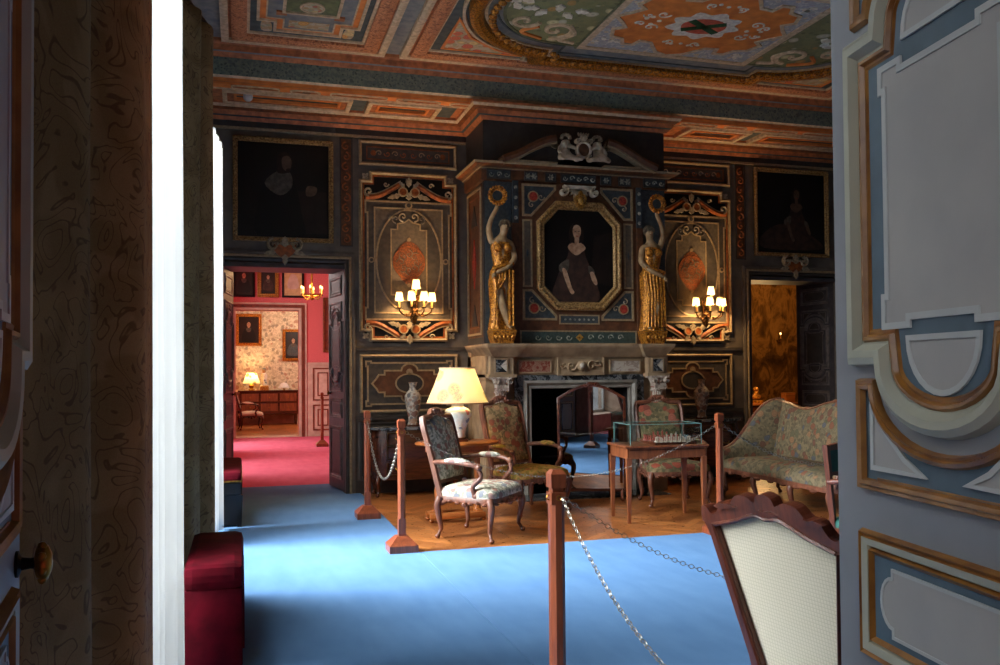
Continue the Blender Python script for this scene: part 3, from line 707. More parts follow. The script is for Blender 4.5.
# ------------------------------------------------------------------ painted ceiling (local u = X, v = Y, w = downwards)
HC = 5.0
TC = Matrix(((1, 0, 0, 0), (0, 1, 0, 0), (0, 0, -1, HC), (0, 0, 0, 1)))
b = MB(); b.box((XL - .7, .2, HC), (XR + .4, 11.1, HC + .3), 'ceil_grey'); ceil = struct(b.build('ceiling'))
def bands(b, x0, y0, x1, y1, L, d0=0.0):
    """nested rectangular mouldings: L = [(width, height, material)]"""
    for w, h, m in L:
        b.ribbon(rect(x0 + w / 2, y0 + w / 2, x1 - w / 2, y1 - w / 2), w, d0, d0 + h, m, True, d0 + h + w * .1); x0 += w; y0 += w; x1 -= w; y1 -= w
    return x0, y0, x1, y1
CB = [(.075, .05, 'ceil_cream'), (.03, .02, 'ceil_terracotta'), (.15, .06, 'ceil_band'), (.03, .03, 'ceil_cream')]
def coffer_side(x0, x1, y0, y1):
    b = MB(TC); q = bands(b, x0, y0, x1, y1, CB)
    b.prism(rect(*q), 0, .008, 'ceil_blue')
    cx = (x0 + x1) / 2; cy = (y0 + y1) / 2; hy = (q[3] - q[1]) / 2
    def cross(a, c, h1, h2): return [(cx - c, cy - h2), (cx + c, cy - h2), (cx + c, cy - h1), (cx + a, cy - h1), (cx + a, cy + h1), (cx + c, cy + h1), (cx + c, cy + h2), (cx - c, cy + h2), (cx - c, cy + h1), (cx - a, cy + h1), (cx - a, cy - h1), (cx - c, cy - h1)]
    o = cross(.5, .33, hy - .36, hy - .12)
    b.prism(o, .008, .014, 'ceil_orange'); b.ribbon(o, .03, .01, .035, 'ceil_cream', True)
    o = cross(.42, .25, hy - .43, hy - .19); b.prism(o, .014, .018, 'ceil_grey'); b.ribbon(o, .015, .014, .026, 'ceil_cream', True)
    for s in (-1, 1):
        b.prism([(cx - .2, cy + s * (hy - .4)), (cx + .2, cy + s * (hy - .4)), (cx + .2, cy + s * (hy - .23)), (cx - .2, cy + s * (hy - .23))], .018, .021, 'ceil_flowers')
        for t in (-1, 1): b.prism(smooth2([(cx + t * .46, cy + s * (hy - .07)), (cx + t * .46, cy + s * (hy - .29)), (cx + t * .38, cy + s * (hy - .29)), (cx + t * .36, cy + s * (hy - .07))], 3, True), .008, .016, 'ceil_flowers')
    o = [(cx - .26, cy - hy + .62), (cx + .26, cy - hy + .62), (cx + .26, cy + hy - .62), (cx - .26, cy + hy - .62)]
    b.prism(o, .018, .024, 'ceil_green'); b.ribbon(o, .03, .018, .04, 'ceil_cream', True)
    for t in (-1, 1):
        for s in (-1, 1): b.prism(rect(cx + t * .28 - .05, cy + s * (hy - .58) - .04, cx + t * .28 + .05, cy + s * (hy - .58) + .04), .018, .034, 'ceil_terracotta')
    b.prism(arc((cx, cy + hy - .78), .11, 0, 345, 16), .024, .03, 'ceil_flowers'); b.ribbon(arc((cx, cy + hy - .78), .11, 0, 345, 16), .02, .024, .036, 'ceil_cream', True)
    b.build('side_coffer', ceil)
coffer_side(-.2, 1.52, 6.08, 9.51); coffer_side(7.52, 9.15, 6.08, 9.51)
b = MB(TC); x0, x1, y0, y1 = 1.69, 7.35, 6.08, 9.51
q = bands(b, x0, y0, x1, y1, CB); b.prism(rect(*q), 0, .008, 'ceil_terracotta')
b.ribbon(rect(q[0] + .08, q[1] + .08, q[2] - .08, q[3] - .08), .16, .0, .012, 'ceil_blue', True)
CX, CY = 4.52, 7.8
def cart(o, lobes=True):
    """outline of the great central cartouche, grown (+) or shrunk (-) by o"""
    hx = 1.3 + o; hy = 1.22 + o; rx = .98 + o; ry = 1.03 + o
    q = [(CX - hx, CY + hy), (CX + hx, CY + hy), (CX + hx, CY + ry)]
    q += [(CX + hx + (rx - o) * math.cos(t), CY + ry * math.sin(t)) for t in [PI / 2 - PI * i / 28 for i in range(1, 28)]]
    q += [(CX + hx, CY - ry), (CX + hx, CY - hy), (CX - hx, CY - hy), (CX - hx, CY - ry)]
    q += [(CX - hx - (rx - o) * math.cos(t), CY + ry * math.sin(t)) for t in [-PI / 2 + PI * i / 28 for i in range(1, 28)]]
    return q + [(CX - hx, CY + ry)]
for sx in (-1, 1):
    for sy in (-1, 1):
        f = lambda u, v: (CX + sx * u, CY + sy * v)
        o = [f(2.42, 1.36), f(1.5, 1.36), f(1.85, 1.24), f(2.2, .98), f(2.42, .55)]
        b.prism(o, .012, .016, 'ceil_flowers'); b.ribbon(o, .03, .012, .024, 'ceil_orange', True)
b.build('central_coffer', ceil)
b = MB(TC)
b.prism(cart(.17), .0, .02, 'ceil_blue'); b.ribbon(cart(.19), .03, .0, .05, 'ceil_cream', True)
b.build('cartouche_border', ceil)
b = MB(TC)
b.sweep(cart(0), [(.0, .02), (.01, .09), (.05, .12), (.1, .12), (.14, .09), (.15, .02)], 'gilt_bright', True)
q = cart(-.075); per = 0
for i in range(len(q)):
    a = Vector(q[i]); c = Vector(q[(i + 1) % len(q)]); L = (c - a).length; n = max(1, int(L / .1 + .5))
    for j in range(n):
        p = a.lerp(c, (j + .5) / n); b.ell((p.x, p.y, .12), (.045, .045, .03), 'gilt_bright', 6, 4)
b.build('gilt_moulding', ceil)
b = MB(TC)
b.prism(cart(0), .0, .03, 'ceil_grey'); b.ribbon(cart(-.02), .03, .03, .045, 'ceil_cream', True); b.ribbon(cart(-.13), .02, .03, .04, 'ceil_blue', True)
for s in (-1, 1):
    o = [(CX + s * 1.0, CY - .86)] + [(CX + s * (1.3 + .78 * math.cos(t)), CY + .84 * math.sin(t)) for t in [-PI / 2 + PI * i / 20 for i in range(21)]] + [(CX + s * 1.0, CY + .86)]
    b.prism(o, .03, .034, 'ceil_grotesque'); b.ribbon(o, .03, .03, .044, 'ceil_green', True)
    for t in (-1, 1):
        b.scroll((CX + s * 1.42, CY + t * .5), .22, 1.4, PI / 2 * t, .06, .034, .05, 'ceil_cream', s * t); b.scroll((CX + s * 1.8, CY + t * .36), .16, 1.3, 0, .05, .034, .05, 'ceil_cream', -s * t)
        b.ribbon(smooth2([(CX + s * 1.12, CY + t * .78), (CX + s * 1.3, CY + t * .72), (CX + s * 1.2, CY + t * .55), (CX + s * 1.32, CY + t * .35)], 5), .05, .034, .05, 'ceil_cream', peak=.06)
        b.ribbon(smooth2([(CX + s * 1.5, CY + t * .75), (CX + s * 1.75, CY + t * .62), (CX + s * 1.62, CY + t * .45)], 5), .045, .034, .05, 'ceil_orange', peak=.06)
    for k in range(9): b.leaf((CX + s * (1.4 + .09 * k), CY + .1 * math.sin(k * 2.3)), k * .7, .16, .05, .034, .05, 'ceil_white')
b.build('grotesque_lobes', ceil)
b = MB(TC)
o = rect(CX - 1.0, CY - .86, CX + 1.0, CY + .86); b.prism(o, .03, .036, 'ceil_arabesque'); b.ribbon(o, .07, .03, .05, 'ceil_cream', True); b.ribbon(rect(CX - 1.045, CY - .905, CX + 1.045, CY + .905), .02, .03, .045, 'ceil_green', True)
hexa = [(0, .8), (.16, .74), (.27, .6), (.33, .52), (.47, .5), (.5, .62), (.62, .62), (.68, .5), (.82, .46), (.88, .3), (.78, .22), (.86, .12), (.98, .0)]
full = [(u, v) for u, v in hexa] + [(u, -v) for u, v in hexa[::-1][1:]] + [(-u, -v) for u, v in hexa[1:]] + [(-u, v) for u, v in hexa[::-1][1:-1]]
full = [(CX + u * .98, CY + v * 1.04) for u, v in full]
b.prism(full, .036, .04, 'ceil_orange'); b.ribbon(full, .04, .036, .05, 'ceil_cream', True)
cl = [(CX + .36 * math.cos(t) * (1 + .12 * math.cos(9 * t)), CY + .3 * math.sin(t) * (1 + .12 * math.cos(9 * t))) for t in [2 * PI * i / 54 for i in range(54)]]
b.prism(cl, .04, .046, 'ceil_white')
b.prism(arc((CX, CY), .24, 0, 354, 40, .18), .046, .05, 'emblem_pink')
for a in (.62, -.62):
    d = Vector((math.cos(a), math.sin(a) * .85)) * .24; b.ribbon([(CX - d.x, CY - d.y), (CX + d.x, CY + d.y)], .075, .05, .056, 'emblem_green')
for s in (-1, 1):
    for t in (-1, 1):
        b.scroll((CX + s * .52, CY + t * .16), .075, 1.3, 0, .018, .04, .047, 'ceil_white', s * t); b.scroll((CX + s * .66, CY + t * .1), .055, 1.2, PI, .016, .04, .047, 'ceil_white', -s * t)
        b.scroll((CX + s * .16, CY + t * .46), .06, 1.3, PI / 2, .016, .04, .047, 'ceil_white', s * t)
        for k in range(4): b.leaf((CX + s * (.72 + .05 * k), CY + t * (.62 + .04 * (k % 2))), k * 1.1 * s, .1, .03, .036, .044, 'ceil_white')
for s in (-1, 1):
    for k in range(5): b.prism(arc((CX + s * (.5 + .05 * k), CY + .1 * math.sin(k * 2)), .025, 0, 320, 7), .04, .046, 'ceil_white'); 
    for k in range(5): b.prism(arc((CX - .2 + .1 * k, CY + s * (.48 + .03 * (k % 2))), .022, 0, 320, 7), .04, .046, 'ceil_white')
b.build('central_panel', ceil)
# great beams crossing the room, front face painted with a festooned frieze
def beam(name, yf, yb, zb, sgn):
    """face at yf looking -Y*sgn; soffit from yf to yb at height zb"""
    b = MB(); q = lambda y: y
    F = lambda dy, z: (yf + sgn * dy, z)
    prof = [(-.05, HC, 'ceil_terracotta'), (-.05, 4.965, 'ceil_terracotta'), (-.03, 4.94, 'ceil_terracotta'), (-.03, 4.93, 'ceil_terracotta'), (-.02, 4.88, 'ceil_grey'), (-.0, 4.87, 'ceil_terracotta'), (.03, 4.84, 'ceil_terracotta'), (.05, 4.83, 'frieze_paint'), (.05, 4.64, 'ceil_cream'), (.08, 4.62, 'ceil_orange'), (.08, zb, 'ceil_orange')]
    for (a, z0, m), (c, z1, _) in zip(prof[:-1], prof[1:]):
        b.add([(XL, yf + sgn * a, z0), (XR, yf + sgn * a, z0), (XR, yf + sgn * c, z1), (XL, yf + sgn * c, z1)], [(0, 1, 2, 3)], m)
    y0 = yf + sgn * .08
    b.add([(XL, y0, zb), (XR, y0, zb), (XR, yb, zb), (XL, yb, zb)], [(0, 1, 2, 3)], 'ceil_terracotta')
    b.add([(XL, yb, zb), (XR, yb, zb), (XR, yb, HC), (XL, yb, HC)], [(0, 1, 2, 3)], 'ceil_terracotta')
    o = struct(b.build(name))
    return o
bm1 = beam('ceiling_beam', 9.57, 10.52, 4.58, 1)
TS = Matrix(((1, 0, 0, 0), (0, 1, 0, 0), (0, 0, -1, 4.58), (0, 0, 0, 1)))
b = MB(TS); b.prism(rect(XL, 9.66, XR, 9.8), 0, .02, 'ceil_orange'); b.ribbon([(XL, 9.81), (XR, 9.81)], .02, 0, .035, 'ceil_cream')
x = -.1; k = 0
while x < 8.9:
    L = (.5, .32, .62)[k % 3]
    o = smooth2([(x, 9.73), (x + .06, 9.775), (x + L - .06, 9.775), (x + L, 9.73), (x + L - .06, 9.685), (x + .06, 9.685)], 3, True)
    b.prism(o, .02, .026, 'cartouche_paint'); b.ribbon(o, .014, .02, .034, 'ceil_cream', True)
    x += L + .12; k += 1
b.build('cartouche_band', bm1)
b = MB(TS)
for x0, x1 in ((-.2, 1.22), (1.4, 2.25), (5.5, 6.4), (6.6, 8.0), (8.2, 9.1)):
    q = bands(b, x0, 9.84, x1, 10.3, [(.05, .05, 'ceil_cream'), (.07, .03, 'ceil_terracotta'), (.03, .04, 'ceil_orange')]); b.prism(rect(*q), 0, .006, 'wall_dark')
for x0, x1 in ((1.23, 1.39), (2.26, 2.45), (6.42, 6.58)): b.prism(rect(x0, 9.84, x1, 10.3), 0, .01, 'ceil_blue')
b.build('narrow_coffers', bm1)
# painted festoons along the beam face
b = MB(Matrix(((1, 0, 0, 0), (0, .18, -.98, 9.655), (0, -1, 0, 4.74), (0, 0, 0, 1))))
for k in range(30):
    x = -.3 + k * .31
    b.ribbon(smooth2([(x, -.06), (x + .07, .04), (x + .155, .065), (x + .24, .04), (x + .31, -.06)], 3), .014, .0, .008, 'relief_blue')
    b.leaf((x, -.06), PI / 2, .09, .03, 0, .008, 'relief_blue')
b.build('festoon_frieze', bm1)
bm2 = beam('ceiling_beam', 6.02, 5.6, 4.58, -1); bm2.name = 'ceiling_beam.001'
# smoke detector
o = thing('smoke_detector', 'small white dome smoke detector on the ceiling above the left portrait', 'smoke detector', (.072, 9.93, 4.57))
b = MB(); b.lathe([(.0, -.105), (.025, -.1), (.045, -.082), (.053, -.055), (.052, -.03), (.045, .0), (.045, .02)], 'white_plastic', 20); b.build('sensor_dome', o)
b = MB(); b.lathe([(.07, -.008), (.072, .0), (.07, .012)], 'white_plastic', 20); b.build('mounting_ring', o)

# ------------------------------------------------------------------ chimneypiece
CXF = 3.885; YO = 9.72      # overmantel face
fp = thing('chimneypiece', 'tall carved and painted chimneypiece with stone mantel, gilt statues and curved pediment', 'fireplace', (CXF, 10.1, 0))
W2L = Matrix.Translation((-CXF, -10.1, 0))
def wl(Y): return W2L @ wallT(CXF, Y)
hw = 1.165
b = MB(W2L); b.box((2.71, YO, 1.74), (5.05, 10.5, 4.58), 'wall_dark'); b.build('chimney_breast', fp)
# left flank: painted pilaster strip on the side face
b = MB(W2L @ Matrix(((0, 0, -1, 2.71), (1, 0, 0, 10.1), (0, 1, 0, 0), (0, 0, 0, 1))))   # u along +Y, w towards -X
b.prism(rect(-.33, 1.86, .33, 3.66), 0, .006, 'chimney_brown'); b.ribbon(rect(-.3, 1.9, .3, 3.62), .025, 0, .022, 'cream_line', True); b.ribbon(rect(-.22, 1.98, .22, 3.54), .012, .006, .014, 'oak_moulding', True)
b.prism([(0, 2.45), (.07, 2.75), (0, 3.05), (-.07, 2.75)], .006, .02, 'rose_red')
for v in (2.1, 3.3): b.prism([(-.12, v - .1), (0, v + .16), (.12, v - .1)], .006, .016, 'wall_dark')
b.build('flank_panel', fp)
T = wl(YO); b = MB(T)                           # frame of the overmantel: brown rails and blue painted panels
b.prism(rect(-.76, 1.76, .76, 3.7), 0, .03, 'chimney_brown')
b.build('overmantel_field', fp)
b = MB(T)
def tri(sx, top):
    v0, v1 = (3.66, 3.3) if top else (2.07, 2.41)
    o = [(sx * .70, v0), (sx * .30, v0), (sx * .30, v0 + (v1 - v0) * .12), (sx * .6, v1), (sx * .70, v1)]
    b.prism(o, .03, .036, 'chimney_blue'); b.ribbon(o, .026, .03, .05, 'cream_line', True)
    cu, cv = sx * .575, v0 + (v1 - v0) * .38
    b.prism(arc((cu, cv), .055, 0, 340, 14), .036, .05, 'rose_red'); b.ribbon(arc((cu, cv), .06, 0, 340, 14), .014, .036, .054, 'cream_line', True)
    b.scroll((cu - sx * .1, cv), .045, 1.2, 0, .014, .036, .046, 'ornament_white', sx); b.scroll((cu + sx * .02, cv + (v1 - v0) * .27), .04, 1.2, PI / 2, .012, .036, .046, 'ornament_white', -sx)
for s in (-1, 1):
    tri(s, True); tri(s, False)
    o = [(s * .6, 2.46), (s * .70, 2.46), (s * .70, 3.24), (s * .6, 3.24)]; b.prism(o, .03, .036, 'wall_field'); b.ribbon(o, .02, .03, .045, 'cream_line', True)
    b.prism([(s * .65, 2.8), (s * .665, 2.85), (s * .65, 2.9), (s * .635, 2.85)], .036, .042, 'chimney_blue')
o = rect(-.25, 2.02, .25, 2.12); b.prism(o, .03, .036, 'chimney_blue'); b.ribbon(o, .016, .03, .046, 'cream_line', True)
for k in range(7): b.prism(arc((-.18 + .06 * k, 2.07), .014, 0, 320, 6), .036, .042, 'relief_blue')
o = rect(-.74, 1.78, .74, 1.93); b.prism(o, .03, .036, 'teal_panel'); b.ribbon(o, .016, .03, .046, 'cream_line', True)
b.prism([(0, 1.81), (.05, 1.855), (0, 1.9), (-.05, 1.855)], .036, .046, 'gilt')
for s in (-1, 1):
    for k in range(4): b.scroll((s * (.14 + .13 * k), 1.855), .04, 1.2, 0, .012, .036, .044, 'relief_blue', s)
b.build('painted_panels', fp)
for s in (-1, 1):                               # blue piers behind the statues, with beaded fillets
    b = MB(T); b.prism([(s * .84, 1.76), (s * 1.16, 1.76), (s * 1.16, 3.7), (s * .84, 3.7)], 0, .012, 'chimney_blue')
    b.prism([(s * .76, 3.2), (s * .83, 3.2), (s * .83, 3.7), (s * .76, 3.7)], .0, .05, 'chimney_blue'); b.prism([(s * .76, 1.76), (s * .84, 1.76), (s * .84, 3.2), (s * .76, 3.2)], 0, .055, 'chimney_brown')
    for k in range(4): b.prism(arc((s * .795, 3.26 + .12 * k), .022, 0, 320, 8), .05, .06, 'relief_blue')
    b.build('pier', fp)
b = MB(W2L)                                     # entablature: frieze with blue reliefs, breaking forward, cornice
def eprof(z): return z
ent = [(2.71, 10.5), (2.71, YO), (5.05, YO), (5.05, 10.5)]
def sweepxy(b, path, prof, m): b.sweep(path, [(-o, z, mm) for o, z, mm in prof], m)
sweepxy(b, ent, [(0, 3.68, 'chimney_brown'), (.03, 3.69, 'chimney_brown'), (.03, 3.82, 'chimney_brown'), (.05, 3.825, 'cream_line'), (.06, 3.835, 'chimney_brown'), (.09, 3.855, 'oak_moulding'), (.13, 3.87, 'cream_line'), (.145, 3.895, 'chimney_brown'), (.0, 3.91, 'chimney_brown')], 'chimney_brown')
b.build('cornice', fp)
for u0, u1 in ((-1.14, -.86), (-.68, -.53), (-.42, -.29), (-.22, .22), (.29, .42), (.53, .68), (.86, 1.14)):
    b = MB(wl(YO - .03)); b.prism(rect(u0, 3.71, u1, 3.81), 0, .025, 'chimney_blue'); b.ribbon(rect(u0, 3.71, u1, 3.81), .012, .02, .034, 'wall_dark', True)
    n = max(1, int((u1 - u0) / .075))
    for k in range(n):
        u = u0 + (u1 - u0) * (k + .5) / n
        if n > 2: b.scroll((u, 3.76), .033, 1.2, 0, .012, .025, .036, 'relief_blue', 1 if k % 2 else -1)
        else:
            for a in range(6): b.leaf((u, 3.76), a * PI / 3, .04, .012, .025, .036, 'relief_blue')
    b.build('frieze_relief', fp)
b = MB(wl(YO))                                  # broken segmental pediment
ped = [(-.98, 3.92), (-.8, 3.99), (-.62, 4.09), (-.46, 4.165), (-.33, 4.2)]
for s in (-1, 1):
    P = [(s * u, v) for u, v in smooth2(ped, 5)]
    b.ribbon(P, .075, -.1, .2, 'chimney_brown', peak=.22); b.ribbon([(u * .985, v - .05) for u, v in P], .018, .0, .19, 'cream_line')
    b.prism([(s * .98, 3.91)] + [(u, v) for u, v in P] + [(s * .33, 3.91)], -.1, .06, 'wall_dark')
    b.prism([(s * .3, 3.905), (s * 1.0, 3.905), (s * 1.0, 3.925), (s * .3, 3.925)], 0, .15, 'cream_line')
b.build('pediment', fp)
b = MB(wl(YO - .03))                            # shell and mask above the portrait
for k in range(7):
    a = PI + PI * k / 6; b.leaf((0, 3.66), a * .8 + PI * .3, .15, .03, .0, .05, 'plaster')
b.prism(rect(-.19, 3.63, .19, 3.67), 0, .08, 'plaster')
for s in (-1, 1): b.scroll((s * .2, 3.6), .065, 1.4, PI / 2, .03, .0, .06, 'plaster', s)
b.prism(smooth2([(-.07, 3.53), (0, 3.57), (.07, 3.53), (.05, 3.44), (0, 3.38), (-.05, 3.44)], 3, True), .03, .1, 'gilt')
b.ell((0, 3.49, .09), (.045, .06, .04), 'gilt'); b.leaf((0, 3.55), PI / 2, .06, .03, .06, .1, 'gilt')
b.build('shell_crest', fp)
# stone mantel
b = MB(W2L)
mant = [(2.77, 10.5), (2.77, 9.56), (3.04, 9.56), (3.04, 9.64), (4.7, 9.64), (4.7, 9.56), (4.94, 9.56), (4.94, 10.5)]
sweepxy(b, mant, [(.0, 1.62, 'stone'), (.02, 1.64, 'stone'), (.05, 1.68, 'stone'), (.09, 1.73, 'stone'), (.1, 1.755, 'stone'), (.1, 1.775, 'stone'), (-.3, 1.776, 'stone')], 'stone')
b.build('mantel_shelf', fp)
b = MB(W2L)
for x0, x1 in ((2.74, 3.02), (4.74, 4.98)):
    b.box((x0, 9.58, 1.41), (x1, 10.5, 1.63), 'stone')
    b.box((x0 - .03, 9.55, 1.385), (x1 + .03, 10.5, 1.42), 'stone')
b.box((2.71, 9.68, 1.36), (5.05, 10.5, 1.64), 'stone'); b.box((2.72, 9.72, 0), (3.1, 10.5, 1.4), 'stone'); b.box((4.67, 9.72, 0), (5.04, 10.5, 1.4), 'stone')
b.box((2.71, 10.35, 0), (5.06, 10.5, 1.74), 'stone')
b.build('mantel_body', fp)
b = MB(wl(9.68))
for s in (-1, 1):
    o = [(s * .38, 1.44), (s * .78, 1.44), (s * .78, 1.58), (s * .38, 1.58)]; b.prism(o, 0, .02, 'marble_red' if s < 0 else 'marble_white'); b.ribbon(o, .016, 0, .03, 'stone', True)
o = rect(-.29, 1.41, .29, 1.62); b.prism(o, 0, .03, 'stone'); b.ribbon(o, .016, .02, .045, 'stone', True)
b.lathe([(.0, -.02), (.06, 0), (.06, .02), (.045, .035)], 'stone', 16, (0, 1.515, .04)); b.ell((0, 1.515, .07), (.035, .04, .025), 'marble_white')
for s in (-1, 1):
    b.scroll((s * .13, 1.515), .07, 1.3, 0, .022, .03, .05, 'stone', s); b.scroll((s * .22, 1.53), .045, 1.2, PI, .018, .03, .05, 'stone', -s)
b.build('mantel_frieze', fp)
for x in (2.87, 4.86):                          # black and white marble diamond blocks
    b = MB(W2L); b.T = wl(9.58) @ Matrix.Translation((x - CXF, 1.52, 0))
    b.prism(rect(-.07, -.075, .07, .075), 0, .008, 'marble_dark'); b.prism([(-.01, 0), (.065, .07), (.065, -.07)], .008, .012, 'marble_white'); b.ribbon(rect(-.075, -.08, .075, .08), .014, 0, .016, 'stone', True); b.build('diamond_block', fp)
b = MB(); b.T = W2L @ Matrix(((0, 0, -1, 2.74), (1, 0, 0, 9.85), (0, 1, 0, 1.52), (0, 0, 0, 1)))
b.prism(rect(-.08, -.075, .08, .075), 0, .01, 'marble_dark'); b.build('side_block', fp)
for x in (2.87, 4.86):
    b = MB(W2L); c = (x, 9.62)
    b.box((x - .1, 9.55, 0), (x + .1, 9.72, .16), 'stone')
    b.lathe([(.088, .16), (.08, .2), (.066, .23), (.07, .6), (.062, 1.24), (.075, 1.26)], 'marble_red', 18, (x, c[1], 0)); b.build('column', fp)
    b = MB(W2L); b.lathe([(.066, 1.2), (.08, 1.215), (.066, 1.23), (.075, 1.3), (.1, 1.36), (.1, 1.39)], 'marble_white', 18, (x, c[1], 0)); b.box((x - .12, 9.51, 1.365), (x + .12, 9.72, 1.39), 'marble_white')
    b.T = wl(9.53) @ Matrix.Translation((x - CXF, 0, 0))
    for s in (-1, 1): b.scroll((s * .085, 1.335), .036, 1.5, PI / 2, .016, -.02, .03, 'marble_white', s)
    for k in range(5): b.leaf((-.06 + .03 * k, 1.22), PI / 2, .09, .018, .0, .03, 'marble_white')
    b.T = W2L
    for k in range(6):
        a = -PI / 2 + (k - 2.5) * .45; b.tube([(x + .068 * math.cos(a), c[1] + .068 * math.sin(a), .24), (x + .064 * math.cos(a), c[1] + .064 * math.sin(a), 1.22)], .012, 'marble_white', 6)
    b.build('column_capital', fp)
T = wl(9.68); b = MB(T)                         # opening: dark marble slip and pale stone frame
b.prism([(-.83, 0), (-.72, 0), (-.72, 1.34), (.72, 1.34), (.72, 0), (.83, 0), (.83, 1.41), (-.83, 1.41)], 0, .01, 'marble_dark')
b.build('marble_slip', fp)
b = MB(T); b.sweep([(.72, 0), (.72, 1.345), (-.72, 1.345), (-.72, 0)], [(0, .0), (.0, .05), (.03, .06), (.06, .03), (.09, .035), (.1, -.1)], 'stone_grey'); b.build('opening_frame', fp)
b = MB(W2L); x0, x1 = CXF - .63, CXF + .63
b.add([(x0, 9.68, 0), (x1, 9.68, 0), (x1 - .12, 10.34, 0), (x0 + .12, 10.34, 0), (x0, 9.68, 1.36), (x1, 9.68, 1.36), (x1 - .12, 10.34, 1.36), (x0 + .12, 10.34, 1.36)], [(3, 2, 6, 7), (0, 3, 7, 4), (2, 1, 5, 6), (4, 7, 6, 5), (0, 1, 2, 3)], 'soot')
b.build('firebox', fp)
b = MB(W2L); b.box((2.95, 9.2, .0), (4.82, 9.72, .012), 'marble_dark'); b.build('hearth_slab', fp)
b = MB(W2L)
for x in (3.5, 4.27):
    b.box((x - .02, 9.78, .1), (x + .02, 10.2, .13), 'iron'); b.tube([(x, 9.8, .0), (x, 9.8, .3)], .02, 'iron'); b.ell((x, 9.8, .33), (.035, .035, .04), 'iron'); b.box((x - .02, 10.15, 0), (x + .02, 10.19, .1), 'iron')
b.box((3.42, 9.79, .42), (4.35, 9.81, .44), 'iron')
b.build('fire_dogs', fp)

